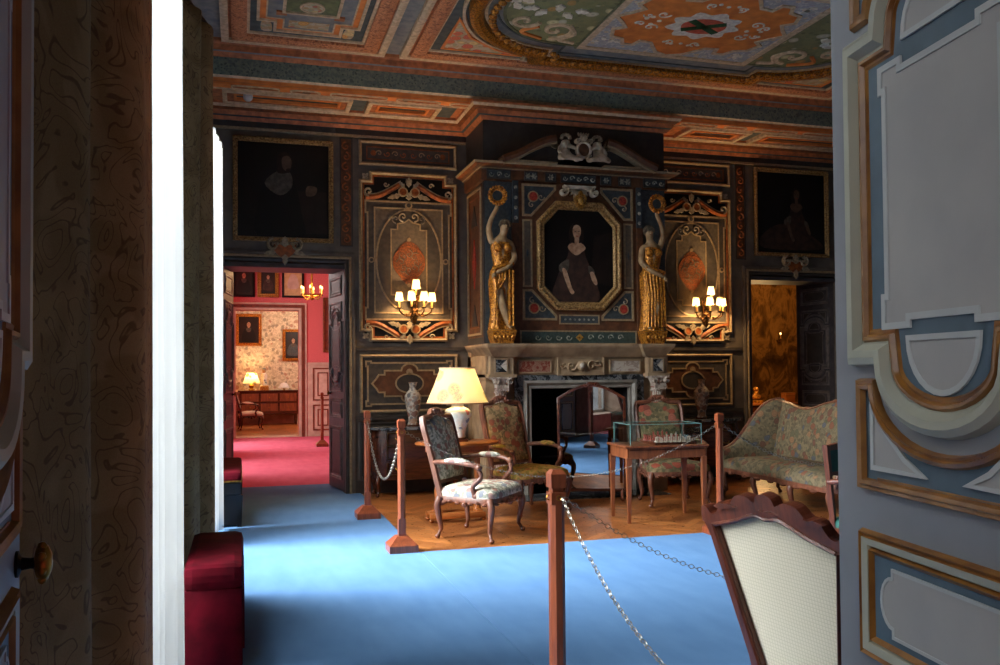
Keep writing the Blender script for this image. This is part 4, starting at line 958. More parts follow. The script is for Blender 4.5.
# ------------------------------------------------------------------ gilded statues either side of the portrait
def statue(name, x, label, m):
    """m = +1: raised arm on the left of the picture; -1 mirrored, robed to the feet"""
    r = thing(name, label, 'statue', (x, 9.58, 1.777)); q = lambda u: u * m
    b = MB(); b.frustum((-.11, -.1, .11, .1, 0), (-.13, -.11, .13, .1, .06), 'gilt_bright'); b.frustum((-.13, -.11, .13, .1, .06), (-.145, -.12, .145, .1, .13), 'gilt_bright')
    b.bbox((-.15, -.125, .13), (.15, .1, .155), 'gilt_bright', .008)
    for k in range(5): b.ell((-.1 + .05 * k, -.118, .075), (.022, .014, .025), 'gilt_bright', 8, 6)
    b.build('pedestal', r)
    z0 = .155
    J = [(0, 0, .72, .1, .075), (q(.01), 0, .9, .078, .06), (q(-.005), 0, 1.08, .095, .065), (q(0), 0, 1.19, .07, .05), (q(.02), -.01, 1.25, .036, .036), (q(.035), -.03, 1.32, .05, .056), (q(.04), -.035, 1.39, .046, .052),
         (q(-.12), 0, 1.17, .044), (q(-.155), -.02, 1.33, .036), (q(-.12), -.04, 1.45, .028), (q(-.06), -.05, 1.56, .026), (q(-.05), -.05, 1.6, .02),
         (q(.12), 0, 1.16, .046), (q(.155), -.04, .98, .038), (q(.05), -.115, .87, .03), (q(-.06), -.13, .82, .024), (q(-.1), -.13, .8, .02),
         (q(.06), 0, .66, .075), (q(.05), -.02, .4, .055), (q(.08), .0, .2, .038), (q(.085), -.05, .17, .024),
         (q(-.06), -.02, .66, .08), (q(-.02), -.1, .44, .058), (q(.06), -.08, .23, .036), (q(.09), -.12, .175, .022)]
    E = [(0, 1), (1, 2), (2, 3), (3, 4), (4, 5), (5, 6), (3, 7), (7, 8), (8, 9), (9, 10), (10, 11), (3, 12), (12, 13), (13, 14), (14, 15), (15, 16), (0, 17), (17, 18), (18, 19), (19, 20), (0, 21), (21, 22), (22, 23), (23, 24)]
    b = MB()                                     # face details and fingers joined to the figure
    b.ell((q(.045), -.085, 1.345), (.01, .016, .018), 'ivory_flesh', 8, 6)
    for s in (-1, 1): b.ell((q(.04) + s * .02, -.078, 1.362), (.008, .006, .005), 'statue_hair', 6, 4)
    b.ell((q(.045), -.078, 1.318), (.014, .008, .005), 'marble_red', 6, 4)
    for k in range(4): b.tube([(q(-.1), -.135, .812 - .012 * k), (q(-.135), -.135, .79 - .012 * k), (q(-.15), -.128, .775 - .012 * k)], .007, 'ivory_flesh', 6)
    for k in range(4): b.tube([(q(-.065 + .012 * k), -.06, 1.6), (q(-.07 + .012 * k), -.075, 1.625), (q(-.068 + .012 * k), -.06, 1.64)], .007, 'ivory_flesh', 6)
    skin_body('body', J, E, 'ivory_flesh', r, 2, b)
    b = MB(); b.ell((q(.04), -.005, 1.375), (.062, .062, .07), 'statue_hair', 14, 10)
    for k in range(9):
        a = PI * (k / 8); b.ell((q(.04) + .058 * math.cos(a), -.035 - .012 * math.sin(a), 1.37 + .05 * math.sin(a)), (.02, .02, .02), 'statue_hair', 8, 6)
    b.ell((q(.04), .05, 1.36), (.035, .03, .035), 'statue_hair', 8, 6); b.build('hair', r)
    b = MB(); secs = []; n = 28
    for z, cx, rx, ry, am in ((1.17, .0, .115, .075, .0), (1.1, 0, .125, .085, .05), (1.0, .005, .115, .082, .06), (.9, .01, .1, .078, .05), (.84, .01, .13, .1, .12), (.72, 0, .14, .11, .1), (.55, 0, .135, .115, .12), (.35, .0, .13, .11, .14), (.2, .0, .14, .11, .16), (.16, 0, .145, .115, .16)):
        ring = []
        for k in range(n):
            a = 2 * PI * k / n; w = 1 + am * math.sin(a * 7 + z * 9) * .9
            if m > 0 and z < .8 and abs(a - 3.05 * PI / 2) < .42: w *= .62        # gown parted over the forward leg
            ring.append((q(cx) + rx * w * math.cos(a), ry * w * math.sin(a), z))
        secs.append(ring)
    b.loft(secs, 'gilt_bright')
    for s in (-1, 1): b.ell((q(s * .055), -.075, 1.1), (.055, .05, .055), 'gilt_bright', 12, 8)
    b.tube([(q(-.13), -.09, .86), (q(0), -.115, .89), (q(.12), -.09, .92)], .022, 'gilt_bright')
    for k in range(6): b.tube([(q(-.11 + .045 * k), -.1, .84), (q(-.1 + .04 * k), -.135, .6), (q(-.12 + .045 * k), -.12, .2)] if (m < 0 or k in (0, 4, 5)) else [(q(-.11 + .045 * k), -.1, .84), (q(-.08 + .03 * k), -.13, .74), (q(-.12 + .02 * k), -.11, .62)], .016, 'gilt_bright', 6)
    b.build('gown', r)
    b = MB(); cz = 1.7; cx = q(-.055); ring = [(cx + .085 * math.cos(t), -.06, cz + .085 * math.sin(t)) for t in [2 * PI * k / 18 for k in range(18)]]
    b.tube(ring, .026, 'gilt_bright', 8, True)
    for k in range(18):
        t = 2 * PI * k / 18; b.ell((cx + .1 * math.cos(t), -.075, cz + .1 * math.sin(t)), (.022, .02, .022), 'gilt_bright', 6, 5)
    b.build('wreath', r)
statue('gilded_statue', 2.878, 'gilded female statue with bared leg raising a wreath, left of the octagonal portrait', 1)
statue('gilded_statue', 4.79, 'fully robed gilded female statue raising a wreath, right of the octagonal portrait', -1)

# ------------------------------------------------------------------ cherub group on the pediment
r = thing('cherub_sculpture', 'pale carved cherubs holding an oval shield on top of the chimneypiece', 'sculpture', (CXF, 9.58, 3.912)); r.scale = (1.0, .95, .82)
for s in (-1, 1):
    J = [(s * .22, 0, .1, .07, .06), (s * .21, -.01, .2, .062, .055), (s * .2, -.02, .27, .04), (s * .2, -.03, .35, .058, .06),
         (s * .15, -.06, .24, .03), (s * .08, -.09, .2, .022), (s * .27, -.02, .24, .032), (s * .3, -.06, .15, .026), (s * .24, -.1, .1, .02),
         (s * .17, -.09, .08, .045), (s * .1, -.12, .05, .034), (s * .02, -.13, .04, .018), (s * .28, -.08, .08, .045), (s * .32, -.12, .04, .032), (s * .26, -.15, .03, .018)]
    skin_body('cherub', J, [(0, 1), (1, 2), (2, 3), (2, 4), (4, 5), (2, 6), (6, 7), (7, 8), (0, 9), (9, 10), (10, 11), (0, 12), (12, 13), (13, 14)], 'plaster', r)
    b = MB()
    for k in range(7):
        a = PI * k / 6; b.ell((s * .2 + .052 * math.cos(a), -.02, .37 + .05 * math.sin(a)), (.024, .035, .024), 'ornament_white', 8, 6)
    b.ell((s * .2 - s * .01, -.09, .345), (.01, .012, .014), 'plaster', 6, 5)
    for k in range(4): b.leaf  # feathers below
    T0 = b.T; b.T = Matrix(((1, 0, 0, s * .3), (0, 0, -1, .02), (0, 1, 0, .22), (0, 0, 0, 1)))
    for k in range(4): b.leaf((0, 0), (PI / 2 - s * (.2 + .3 * k)), .14 - .015 * k, .025, 0, .02, 'ornament_white')
    b.T = T0; b.build('curls_and_wing', r)
b = MB(Matrix(((1, 0, 0, 0), (0, 0, -1, -.06), (0, 1, 0, 0), (0, 0, 0, 1))))
e = arc((0, .19), .085, 0, 350, 24, .11); b.prism(e, 0, .03, 'chimney_brown'); b.ribbon(e, .03, 0, .05, 'plaster', True, .06)
for s in (-1, 1): b.scroll((s * .09, .06), .05, 1.3, PI / 2, .025, 0, .05, 'plaster', s); b.scroll((s * .07, .32), .04, 1.3, -PI / 2, .02, 0, .05, 'plaster', s)
b.ell((0, .36, .03), (.05, .05, .04), 'plaster'); 
for k in range(5): b.leaf((-.05 + .025 * k, .385), PI / 2 + .3 - .15 * k, .06, .012, .01, .035, 'ornament_white')
b.build('shield', r)

# ------------------------------------------------------------------ portraits
def portrait_parts(r, pts, frame_w, fm, canvas, fig, depth=.05, Tm=None):
    b = MB(Tm or Matrix(((1, 0, 0, 0), (0, 0, -1, 0), (0, 1, 0, 0), (0, 0, 0, 1)))); T0 = b.T
    b.sweep(pts, [(0, .0), (.0, depth), (frame_w * .25, depth * 1.3), (frame_w * .5, depth * .8), (frame_w * .8, depth * .95), (frame_w, depth * .4), (frame_w, .01)], fm, True)
    n = len(pts)
    if frame_w > .05:
        for i in range(n):
            a = Vector(pts[i]); c = Vector(pts[(i + 1) % n]); L = (c - a).length; d = (c - a) / L; nn = Vector((-d.y, d.x)); k = int(L / .045)
            for j in range(1, k):
                p = a + d * (L * j / k) + nn * frame_w * .3; b.ell((p.x, p.y, depth * 1.25), (.018, .018, .012), fm, 6, 4)
    b.build('frame', r)
    b = MB(T0); b.prism(pts, .0, .012, canvas); z = .012
    for m, o in fig: b.prism(o, z - .004, z + .0012, m); z += .0012
    b.build('canvas', r)
def lady(cx, cy, s, seat=False, dim=False):
    """painted sitter: gown, sleeves, neckline, arms, hair, face (2D outlines)"""
    fl = 'flesh_dim' if dim else 'flesh_paint'; P = lambda L: [(cx + u * s, cy + v * s) for u, v in L]
    sm = lambda L, n=4: P(smooth2(L, n, True))
    F = [('gown_paint', sm([(-.15, .28), (.15, .28), (.2, 0), (.42, -.5), (.46, -.95), (-.5, -.95), (-.42, -.4), (-.2, 0)])),
         ('lace_paint', sm([(-.3, -.12), (-.18, -.08), (-.2, -.3), (-.36, -.34), (-.4, -.22)])), ('lace_paint', sm([(.26, -.2), (.36, -.24), (.4, -.36), (.28, -.36)])),
         (fl, sm([(-.33, -.3), (-.24, -.3), (-.12, -.66), (-.06, -.76), (-.12, -.8), (-.2, -.68)])), (fl, sm([(.3, -.34), (.38, -.34), (.46, -.55), (.42, -.6), (.34, -.5)])),
         (fl, sm([(-.2, .2), (-.06, .3), (.06, .3), (.2, .18), (.1, .08), (0, .02), (-.12, .08)])), ('hair_paint', sm([(-.14, .6), (0, .72), (.13, .6), (.16, .36), (.08, .28), (-.1, .28), (-.17, .38)])),
         (fl, P([(-.05, .26), (.05, .26), (.05, .42), (-.05, .42)])), (fl, sm([(-.09, .5), (-.07, .62), (.0, .66), (.08, .61), (.09, .48), (.03, .37), (-.04, .37)])),
         ('hair_paint', P([(-.05, .53), (-.02, .53), (-.02, .515), (-.05, .515)])), ('hair_paint', P([(.03, .53), (.06, .53), (.06, .515), (.03, .515)])), ('rose_red', P([(-.02, .425), (.03, .425), (.03, .412), (-.02, .412)]))]
    return F
oct_ = lambda hx, hy, c, d: [(-hx + c, -hy), (hx - c, -hy), (hx, -hy + d), (hx, hy - d), (hx - c, hy), (-hx + c, hy), (-hx, hy - d), (-hx, -hy + d)]
r = thing('portrait_painting', 'octagonal gilt-framed portrait of a lady in dark gown above the fireplace', 'painting', (CXF, YO - .031, 2.83))
portrait_parts(r, oct_(.54, .65, .24, .25), .1, 'old_gilt', 'canvas_dark', [('canvas_brown', [(.15, -.3), (.42, -.35), (.42, .3), (.2, .25)])] + lady(-.03, .0, .57), .05)
r = thing('portrait_painting', 'dark square portrait of a bearded man in lace collar above the left doorway', 'painting', (.48, YB - .01, 3.61))
P = lambda L: smooth2([(u, v) for u, v in L], 4, True)
man = [('canvas_brown', [(.1, -.5), (.5, -.5), (.5, .0), (.12, .0)]), ('black_paint', P([(-.22, .1), (0, .22), (.12, .1), (.2, -.25), (.22, -.55), (-.3, -.55), (-.3, -.2)])), ('flesh_dim', P([(.27, .06), (.38, .05), (.36, -.04), (.26, -.05)])),
       ('lace_paint', P([(-.22, .08), (-.04, .24), (.08, .2), (.09, .04), (-.05, -.06)])), ('hair_paint', P([(-.08, .28), (-.06, .42), (.03, .45), (.1, .36), (.06, .22), (-.06, .2)])), ('flesh_dim', P([(-.01, .26), (-.02, .38), (.05, .41), (.09, .34), (.06, .23)])), ('hair_paint', P([(.03, .255), (.075, .26), (.06, .21), (.03, .215)]))]
portrait_parts(r, rect(-.575, -.61, .575, .61), .055, 'old_gilt', 'canvas_dark', man, .04)
r = thing('portrait_painting', 'dark square portrait of a pale-shouldered seated lady above the right doorway', 'painting', (7.42, YB - .01, 3.65))
portrait_parts(r, rect(-.6, -.615, .6, .615), .055, 'old_gilt', 'canvas_dark', [('gown_paint', P([(-.45, -.3), (-.1, -.15), (.4, -.35), (.45, -.5), (-.45, -.5)]))] + lady(.08, .0, .5, dim=True), .04)

# ------------------------------------------------------------------ seating
def pad(b, pts, z0, h, m, n=6, edge=.03, c=None):
    """stuffed cushion over a 2D outline in local (u, v), domed along w"""
    cx = sum(p[0] for p in pts) / len(pts) if c is None else c[0]; cy = sum(p[1] for p in pts) / len(pts) if c is None else c[1]
    secs = [[(u, v, z0) for u, v in pts]]
    secs.append([(u, v, z0 + edge) for u, v in pts])
    for k in range(1, n + 1):
        t = k / n * PI / 2; s = max(.02, math.cos(t) ** .8)
        secs.append([(cx + (u - cx) * s, cy + (v - cy) * s, z0 + edge + h * math.sin(t)) for u, v in pts])
    b.loft(secs, m)
def leg_cab(b, x, y, zt, m, dx, dy, r=.03):
    P = smooth2([(x, y, zt), (x + dx * .035, y + dy * .035, zt - .07), (x + dx * .015, y + dy * .015, zt * .5), (x - dx * .005, y - dy * .005, zt * .25), (x + dx * .008, y + dy * .008, .06), (x + dx * .035, y + dy * .035, .02)], 4)
    k = len(P); R = [r * (1.25 - .75 * min(1, (i / (k - 1)) * 1.3)) for i in range(k)]
    b.tube(P, R, m, 8); b.ell((x + dx * .035, y + dy * .035, .021), (.026, .026, .021), m, 8, 6)
    b.ell((x + dx * .045, y + dy * .045, zt - .075), (.022, .022, .035), m, 8, 6)
def backT(y, z, rake): 
    s, c = math.sin(rake), math.cos(rake)
    return Matrix(((1, 0, 0, 0), (0, s, -c, y), (0, c, s, z), (0, 0, 0, 1)))
def fauteuil(name, label, cat, loc, rotz, wd, bk, st, hgt=1.13, group=None):
    r = thing(name, label, cat, loc, rotz, group); fw, rw, dp = .31, .265, .25
    seat = smooth2([(-fw - .02, -dp - .02), (0, -dp - .06), (fw + .02, -dp - .02), (fw - .005, 0), (rw, dp), (0, dp + .01), (-rw, dp), (-fw + .005, 0)], 4, True)
    b = MB(); b.T = Matrix.Translation((0, 0, 0)); pad(b, seat, .375, .075, st, 6, .035); b.build('seat', r)
    b = MB(); secs = [[(u * s, v * s, z) for u, v in seat] for z, s in ((.38, .985), (.375, 1.0), (.33, .99), (.325, .95))]
    b.loft(secs, wd)
    for i, (u, v) in enumerate(seat):            # scalloped apron drop
        b.ell((u * .97, v * .97, .322 - .012 * math.cos(i * PI / 2)), (.028, .028, .016 + .01 * (i % 4 == 0)), wd, 6, 4)
    b.tube([(-.05, -dp - .065, .34), (0, -dp - .075, .355), (.05, -dp - .065, .34)], .02, wd, 6)
    b.build('seat_rail', r)
    for x, y, dx, dy in ((-fw, -dp, -.7, -.7), (fw, -dp, .7, -.7), (-rw, dp, -.5, .6), (rw, dp, .5, .6)):
        b = MB(); leg_cab(b, x, y, .36, wd, dx, dy); b.build('leg', r)
    T = backT(dp - .005, .36, .27); H = (hgt - .36) / math.cos(.27)
    ho = H - .11; hwid = .262
    outer = [(-rw, .0), (-hwid, ho * .5), (-hwid - .005, ho), (-hwid + .06, ho + .045), (-.12, ho + .05), (-.07, ho + .095), (0, ho + .11), (.07, ho + .095), (.12, ho + .05), (hwid - .06, ho + .045), (hwid + .005, ho), (hwid, ho * .5), (rw, 0)]
    o = smooth2(outer, 3)
    b = MB(T); b.ribbon(o, .042, -.02, .022, wd, peak=.034); b.ribbon([(-rw, .13), (rw, .13)], .035, -.015, .018, wd)
    for s in (-1, 1): b.scroll((s * .075, ho + .075), .03, 1.2, PI / 2, .016, .02, .036, wd, s); b.leaf((s * .02, ho + .07), 0 if s > 0 else PI, .13, .018, .02, .036, wd)
    b.ell((0, ho + .1, .01), (.035, .032, .03), wd); b.build('back_frame', r)
    inner = smooth2([(-rw + .02, .14), (-hwid + .02, ho * .5), (-hwid + .02, ho - .03), (-.14, ho + .015), (0, ho + .055), (.14, ho + .015), (hwid - .02, ho - .03), (hwid - .02, ho * .5), (rw - .02, .14)], 3)
    b = MB(T); pad(b, inner, .0, .045, bk, 5, .012, (0, ho * .55)); b.prism(inner, -.018, .0, bk); b.build('backrest', r)
    for s in (-1, 1):
        b = MB(); y0 = dp + .36 * math.tan(.27) * .9; z0 = .66
        P = smooth2([(s * hwid, y0 - .02, z0), (s * (fw + .02), y0 - .2, z0 + .015), (s * (fw + .03), -.08, z0), (s * (fw + .02), -.15, z0 - .025)], 5)
        b.tube(P, .021, wd, 8); b.ell((s * (fw + .02), -.155, z0 - .025), (.03, .032, .03), wd, 10, 8)
        a = b.build('armrest', r)
        b = MB(); b.ell((s * (fw + .022), .06, z0 + .026), (.034, .12, .028), st, 12, 8); b.build('arm_pad', a)
        b = MB(); b.tube(smooth2([(s * (fw - .005), -.12, .38), (s * (fw + .02), -.1, .47), (s * (fw + .005), -.17, .55), (s * (fw + .02), -.15, .635)], 5), [.026] * 4 + [.022] * 6 + [.019] * 6, wd, 8); b.ell((s * fw, -.12, .39), (.034, .04, .03), wd, 8, 6); b.build('arm_support', r)
    return r
fauteuil('armchair', 'carved wooden armchair with pale floral tapestry standing at the parquet corner', 'armchair', (2.03, 7.49, 0), math.radians(49), 'carved_wood', 'tapestry_pale', 'tapestry_pale', 1.11)
fauteuil('armchair', 'golden floral tapestry armchair behind the lit lamp, left of the fire screen', 'armchair', (2.86, 8.62, 0), math.radians(22), 'carved_wood', 'tapestry_gold', 'tapestry_seat', 1.17)
fauteuil('armchair', 'armchair with red roses on a pale ground behind the chess table', 'armchair', (4.52, 8.6, 0), math.radians(-8), 'carved_wood', 'tapestry_green', 'tapestry_green', 1.15)

def sofa(loc, rotz):
    r = thing('sofa', 'large carved sofa in muted floral tapestry before the right doorway', 'sofa', loc, rotz); L = 1.02; D = .36
    seat = smooth2([(-L, -D), (-.5, -D - .04), (0, -D - .02), (.5, -D - .04), (L, -D), (L + .01, 0), (L, D), (0, D + .02), (-L, D), (-L - .01, 0)], 4, True)
    b = MB(); pad(b, seat, .33, .11, 'tapestry_sofa', 7, .05); b.build('seat', r)
    b = MB(); b.loft([[(u * s, v * s, z) for u, v in seat] for z, s in ((.335, .99), (.33, 1.005), (.285, 1.0), (.28, .97))], 'carved_wood')
    for i in range(0, len(seat), 2): b.ell((seat[i][0] * .98, seat[i][1] * .97, .28), (.06, .03, .022), 'carved_wood', 6, 4)
    b.build('seat_rail', r)
    for x in (-L + .04, -L / 3, L / 3, L - .04):
        b = MB(); leg_cab(b, x, -D + .02, .31, 'carved_wood', .3 if x > 0 else -.3, -.8, .032); b.build('leg', r)
    for x in (-L + .04, L - .04):
        b = MB(); leg_cab(b, x, D - .02, .31, 'carved_wood', 0, .7, .03); b.build('leg', r)
    T = backT(D - .06, .36, .22); h = .72
    def top(u):
        return h - .05 + .045 * math.cos(u / L * PI * 2.0 + 0) + .03 * math.cos(u / L * PI * .5)
    o = [(-L + .02, .02)] + [(u, top(u)) for u in [-L + .02 + (2 * L - .04) * k / 32 for k in range(33)]] + [(L - .02, .02)]
    b = MB(T); pad(b, o, .0, .075, 'tapestry_sofa', 6, .03, (0, .36)); b.prism(o, -.03, .0, 'tapestry_sofa'); b.build('backrest', r)
    b = MB(T); b.ribbon(o[1:-1], .04, -.04, .03, 'carved_wood', peak=.045)
    for s in (-.5, 0, .5): b.ell((s * L * 1.0, top(s * L) + .01, .01), (.07, .03, .035), 'carved_wood')
    b.build('back_frame', r)
    for s in (-1, 1):                              # sloping winged ends
        b = MB(); n = 14; secs = []
        for k in range(n):
            t = k / (n - 1); y = -D + .02 + (2 * D + .1) * t; z = .50 + .585 * (t - .13 * math.sin(2 * PI * t)); x = L + .05 + .05 * math.sin(t * PI)
            secs.append([(s * (x - .05), y, .36), (s * (x + .02), y, .36), (s * (x + .06), y, z - .02), (s * (x + .045), y, z + .02), (s * (x - .02), y, z + .02), (s * (x - .06), y, z - .04)])
        b.loft(secs, 'tapestry_sofa'); a = b.build('arm', r)
        b = MB(); P = [(s * (L + .1 + .05 * math.sin(k / 13 * PI)), -D + .02 + (2 * D + .1) * k / 13, .515 + .585 * (k / 13 - .13 * math.sin(2 * PI * k / 13))) for k in range(14)]
        b.tube([(s * (L + .05), -D + .0, .34)] + P, .024, 'carved_wood', 8); b.ell((s * (L + .09), -D, .5), (.04, .035, .04), 'carved_wood'); b.build('arm_rail', a)
    return r
sofa((5.69, 7.93, 0), math.radians(-92))

# chair in the foreground, seen from behind
def front_chair():
    loc = (1.668, 2.046, .012); rot = math.radians(97.7 - 0)
    r = thing('side_chair', 'wooden chair with scalloped crest and cream woven back nearest the viewer', 'chair', loc, rot)
    # local: front = -Y ; back plane seen from +Y. u runs from the viewer's left (+x) to right
    top = [(-.022, 1.0), (-.02, 1.03), (-.009, 1.046), (.008, 1.043), (.025, 1.027), (.05, 1.035), (.076, 1.066), (.116, 1.068), (.143, 1.091), (.167, 1.098), (.197, 1.096), (.222, 1.085), (.233, 1.104), (.262, 1.112)]
    bot = [(.033, .992), (.126, 1.015), (.188, 1.037), (.225, 1.045), (.262, 1.04)]
    mir = lambda L: [(.524 - u, z) for u, z in L[::-1]]
    tp = top + mir(top)[1:]; bt = bot + mir(bot)[1:]
    rk = .22; s, c = math.sin(rk), math.cos(rk); zb = .45; yb = .2
    def V(z): return (z - zb) / c
    T = Matrix(((-1, 0, 0, .262), (0, s, c, yb), (0, c, -s, zb), (0, 0, 0, 1)))     # u to -x, v up the raked back, w to the rear
    b = MB(T); tp = smooth2(tp, 3); b.prism([(u, V(z)) for u, z in tp] + [(u, V(z)) for u, z in bt[::-1]], -.02, .012, 'walnut')
    b.ribbon([(u, V(z) + .006) for u, z in smooth2(bt, 3)], .012, .0, .016, 'walnut', peak=.02)
    for q in (.1, .262, .424): b.leaf((q - .05, V(1.055)), .1, .1, .012, .008, .018, 'walnut')
    b.build('crest_rail', r)
    lf = [(-.022, 1.03), (.03, 1.03), (.035, .99), (.125, .5), (.125, .45), (.075, .45), (.06, .62), (-.005, .98)]
    lf = [(-.022, 1.005), (.034, 1.0), (.12, .62), (.125, .45), (.075, .45), (.07, .62), (.0, .96)]
    for k in (0, 1):
        o = [((u if k == 0 else .524 - u), V(z)) for u, z in lf]; b = MB(T); b.prism(o, -.03, .01, 'walnut')
        b.ribbon([((u if k == 0 else .524 - u), V(z)) for u, z in [(.026, 1.0), (.111, .62), (.116, .47)]], .012, .0, .015, 'walnut', peak=.019); b.build('stile', r)
    pn = [(.03, 1.0)] + [(u, z + .003) for u, z in bt] + [(.494, 1.0), (.41, .62), (.405, .55), (.119, .55), (.114, .62)]
    b = MB(T); b.prism([(u, V(z)) for u, z in pn], -.018, -.004, 'cane_weave'); b.build('back_panel', r)
    b = MB(T); b.prism(rect(.075, V(.47), .449, V(.56)), -.025, .008, 'walnut'); b.build('lower_rail', r)
    b = MB(); seat = smooth2([(-.27, -.27), (0, -.3), (.27, -.27), (.22, .2), (0, .21), (-.22, .2)], 4, True); pad(b, seat, .4, .05, 'cane_weave', 5, .02); b.build('seat', r)
    b = MB(); b.loft([[(u * k, v * k, z) for u, v in seat] for z, k in ((.41, 1.01), (.34, 1.0))], 'walnut'); b.build('seat_rail', r)
    for x, y in ((-.25, -.25), (.25, -.25), (-.2, .19), (.2, .19)):
        b = MB(); leg_cab(b, x, y, .36, 'walnut', (1 if x > 0 else -1) * .5, (1 if y > 0 else -1) * .6); b.build('leg', r)
front_chair()

# green chair half hidden by the grey door
r = thing('armchair', 'armchair with green upholstered back partly hidden behind the grey door leaf', 'armchair', (4.12, 4.89, .012), math.radians(25))
T = backT(.2, .42, .08); b = MB(T)
for s in (-1, 1): b.prism([(s * .27, -.05), (s * .24, -.05), (s * .245, .5), (s * .285, .51)], -.015, .018, 'walnut')
b.prism([(-.285, .47), (.285, .47), (.285, .5), (.1, .515), (-.1, .515), (-.285, .5)], -.016, .02, 'walnut'); b.prism(rect(-.25, .3, .25, .325), -.012, .016, 'walnut'); b.build('back_frame', r)
plain('green_cloth', S(48, 108, 96), .6, c2=S(36, 88, 80), scale=9)
b = MB(T); b.prism(rect(-.245, .32, .245, .475), -.005, .012, 'green_cloth'); b.build('backrest', r)
b = MB(); pad(b, smooth2([(-.3, -.26), (0, -.29), (.3, -.26), (.26, .2), (0, .21), (-.26, .2)], 4, True), .38, .06, 'green_cloth', 5, .03); b.build('seat', r)
b = MB(); b.loft([[(u * k, v * k, z) for u, v in smooth2([(-.3, -.26), (0, -.29), (.3, -.26), (.26, .2), (0, .21), (-.26, .2)], 4, True)] for z, k in ((.4, 1.0), (.33, .99))], 'walnut'); b.build('seat_rail', r)
for s in (-1, 1):
    b = MB(); b.tube(smooth2([(s * .27, .22, .68), (s * .3, .05, .7), (s * .31, -.14, .69), (s * .3, -.2, .65), (s * .3, -.16, .55), (s * .28, -.18, .4)], 5), .018, 'walnut'); b.ell((s * .305, -.02, .715), (.03, .11, .018), 'green_cloth'); b.build('armrest', r)
    for y in (-.24, .19):
        b = MB(); leg_cab(b, s * .26, y, .36, 'walnut', s * .5, -.5 if y < 0 else .5, .026); b.build('leg', r)

# ------------------------------------------------------------------ benches along the windows
r = thing('bench', 'plain red velvet bench beside the white curtain in the near left corner', 'bench', (-.132, 4.92, .012), 0, None)
b = MB(); b.bbox((-.142, -.5, .39), (.142, .5, .512), 'velvet_red', .045); b.build('seat_cushion', r)
b = MB(); b.bbox((-.136, -.49, .015), (.136, .49, .4), 'velvet_red', .012)
for k in range(17): b.tube([(.138, -.47 + .059 * k, .36), (.138, -.47 + .059 * k, .1)], .007, 'velvet_red', 5)
b.build('skirt', r)
for x in (-.11, .11):
    for y in (-.45, .45): b = MB(); b.frustum((x - .018, y - .018, x + .018, y + .018, 0), (x - .024, y - .024, x + .024, y + .024, .1), 'black_lacquer'); b.build('leg', r)
r = thing('bench', 'red-topped bench with black frame and gold braid beside the far left doorway', 'bench', (-.2, 9.28, .012))
b = MB(); b.bbox((-.17, -.76, .42), (.2, .76, .52), 'velvet_red', .035); b.build('seat_cushion', r)
b = MB()
for y in (-.765, .765): b.box((-.17, y - .004, .425), (.2, y + .004, .44), 'brass')
b.box((.198, -.76, .425), (.206, .76, .44), 'brass'); b.build('braid', r)
b = MB(); b.bbox((-.165, -.75, .3), (.195, .75, .42), 'black_lacquer', .01); b.box((-.15, -.72, .02), (.18, .72, .3), 'black_lacquer'); b.build('frame', r)
for x in (-.15, .18):
    for y in (-.72, .72): b = MB(); b.frustum((x - .018, y - .018, x + .018, y + .018, 0), (x - .03, y - .03, x + .03, y + .03, .3), 'black_lacquer'); b.build('leg', r)

# ------------------------------------------------------------------ lamp table and lamp
LT = (2.03, 8.3)
r = thing('side_table', 'oval wooden table on a trestle foot carrying the lit lamp', 'table', (LT[0], LT[1], 0))
b = MB(); b.lathe([(.0, .742), (.4, .742), (.42, .752), (.42, .764), (.41, .772), (.0, .772)], 'table_oak', 40, sx=1, sy=.7); b.build('tabletop', r)
b = MB(); b.lathe([(.3, .67), (.32, .68), (.32, .742), (.3, .742)], 'table_oak', 32, sx=1, sy=.62); b.build('apron', r)
for s in (-1, 1):
    b = MB(); b.lathe([(.03, .09), (.04, .1), (.024, .16), (.035, .3), (.02, .36), (.035, .5), (.026, .62), (.036, .68)], 'table_oak', 14, (s * .2, 0, 0)); b.build('leg', r)
b = MB(); b.bbox((-.3, -.12, .03), (.26, -.04, .095), 'table_oak', .025); b.bbox((-.3, .06, .03), (.26, .14, .095), 'table_oak', .025)
for s in (-1, 1): b.bbox((s * .2 - .03, -.1, .06), (s * .2 + .03, .12, .11), 'table_oak', .01)
for x in (-.28, .24):
    for y in (-.08, .1): b.ell((x, y, .018), (.025, .025, .018), 'table_oak', 8, 6)
b.build('trestle_foot', r)
r = thing('table_lamp', 'lit porcelain vase lamp with large cream floral shade on the oval table', 'lamp', (2.03, 8.28, .773))
b = MB(); b.bbox((-.085, -.085, 0), (.085, .085, .025), 'mahogany', .008); b.lathe([(.085, .02), (.08, .035), (.075, .04)], 'mahogany', 20); b.build('base', r)
b = MB(); b.lathe([(.072, .038), (.078, .05), (.075, .075), (.085, .13), (.115, .2), (.138, .255), (.135, .29), (.105, .32), (.07, .335), (.058, .35), (.062, .365), (.05, .368)], 'porcelain_flowers', 32); b.build('vase_body', r)
b = MB(); b.lathe([(.05, .365), (.04, .375), (.016, .38), (.014, .42)], 'brass', 16)
for k in range(3): a = k * 2.1; b.tube([(0, 0, .64), (.17 * math.cos(a), .17 * math.sin(a), .715)], .003, 'brass', 5)
b.tube([(.1, .02, .03), (.13, .07, .008), (.16, .12, .008)], .004, 'black_paint', 6)
b.build('fitting', r)
b = MB(); n = 64; vs = []
prof = [(.302, .372), (.3, .385), (.3, .39), (.262, .48), (.22, .58), (.18, .685), (.174, .715), (.176, .722)]
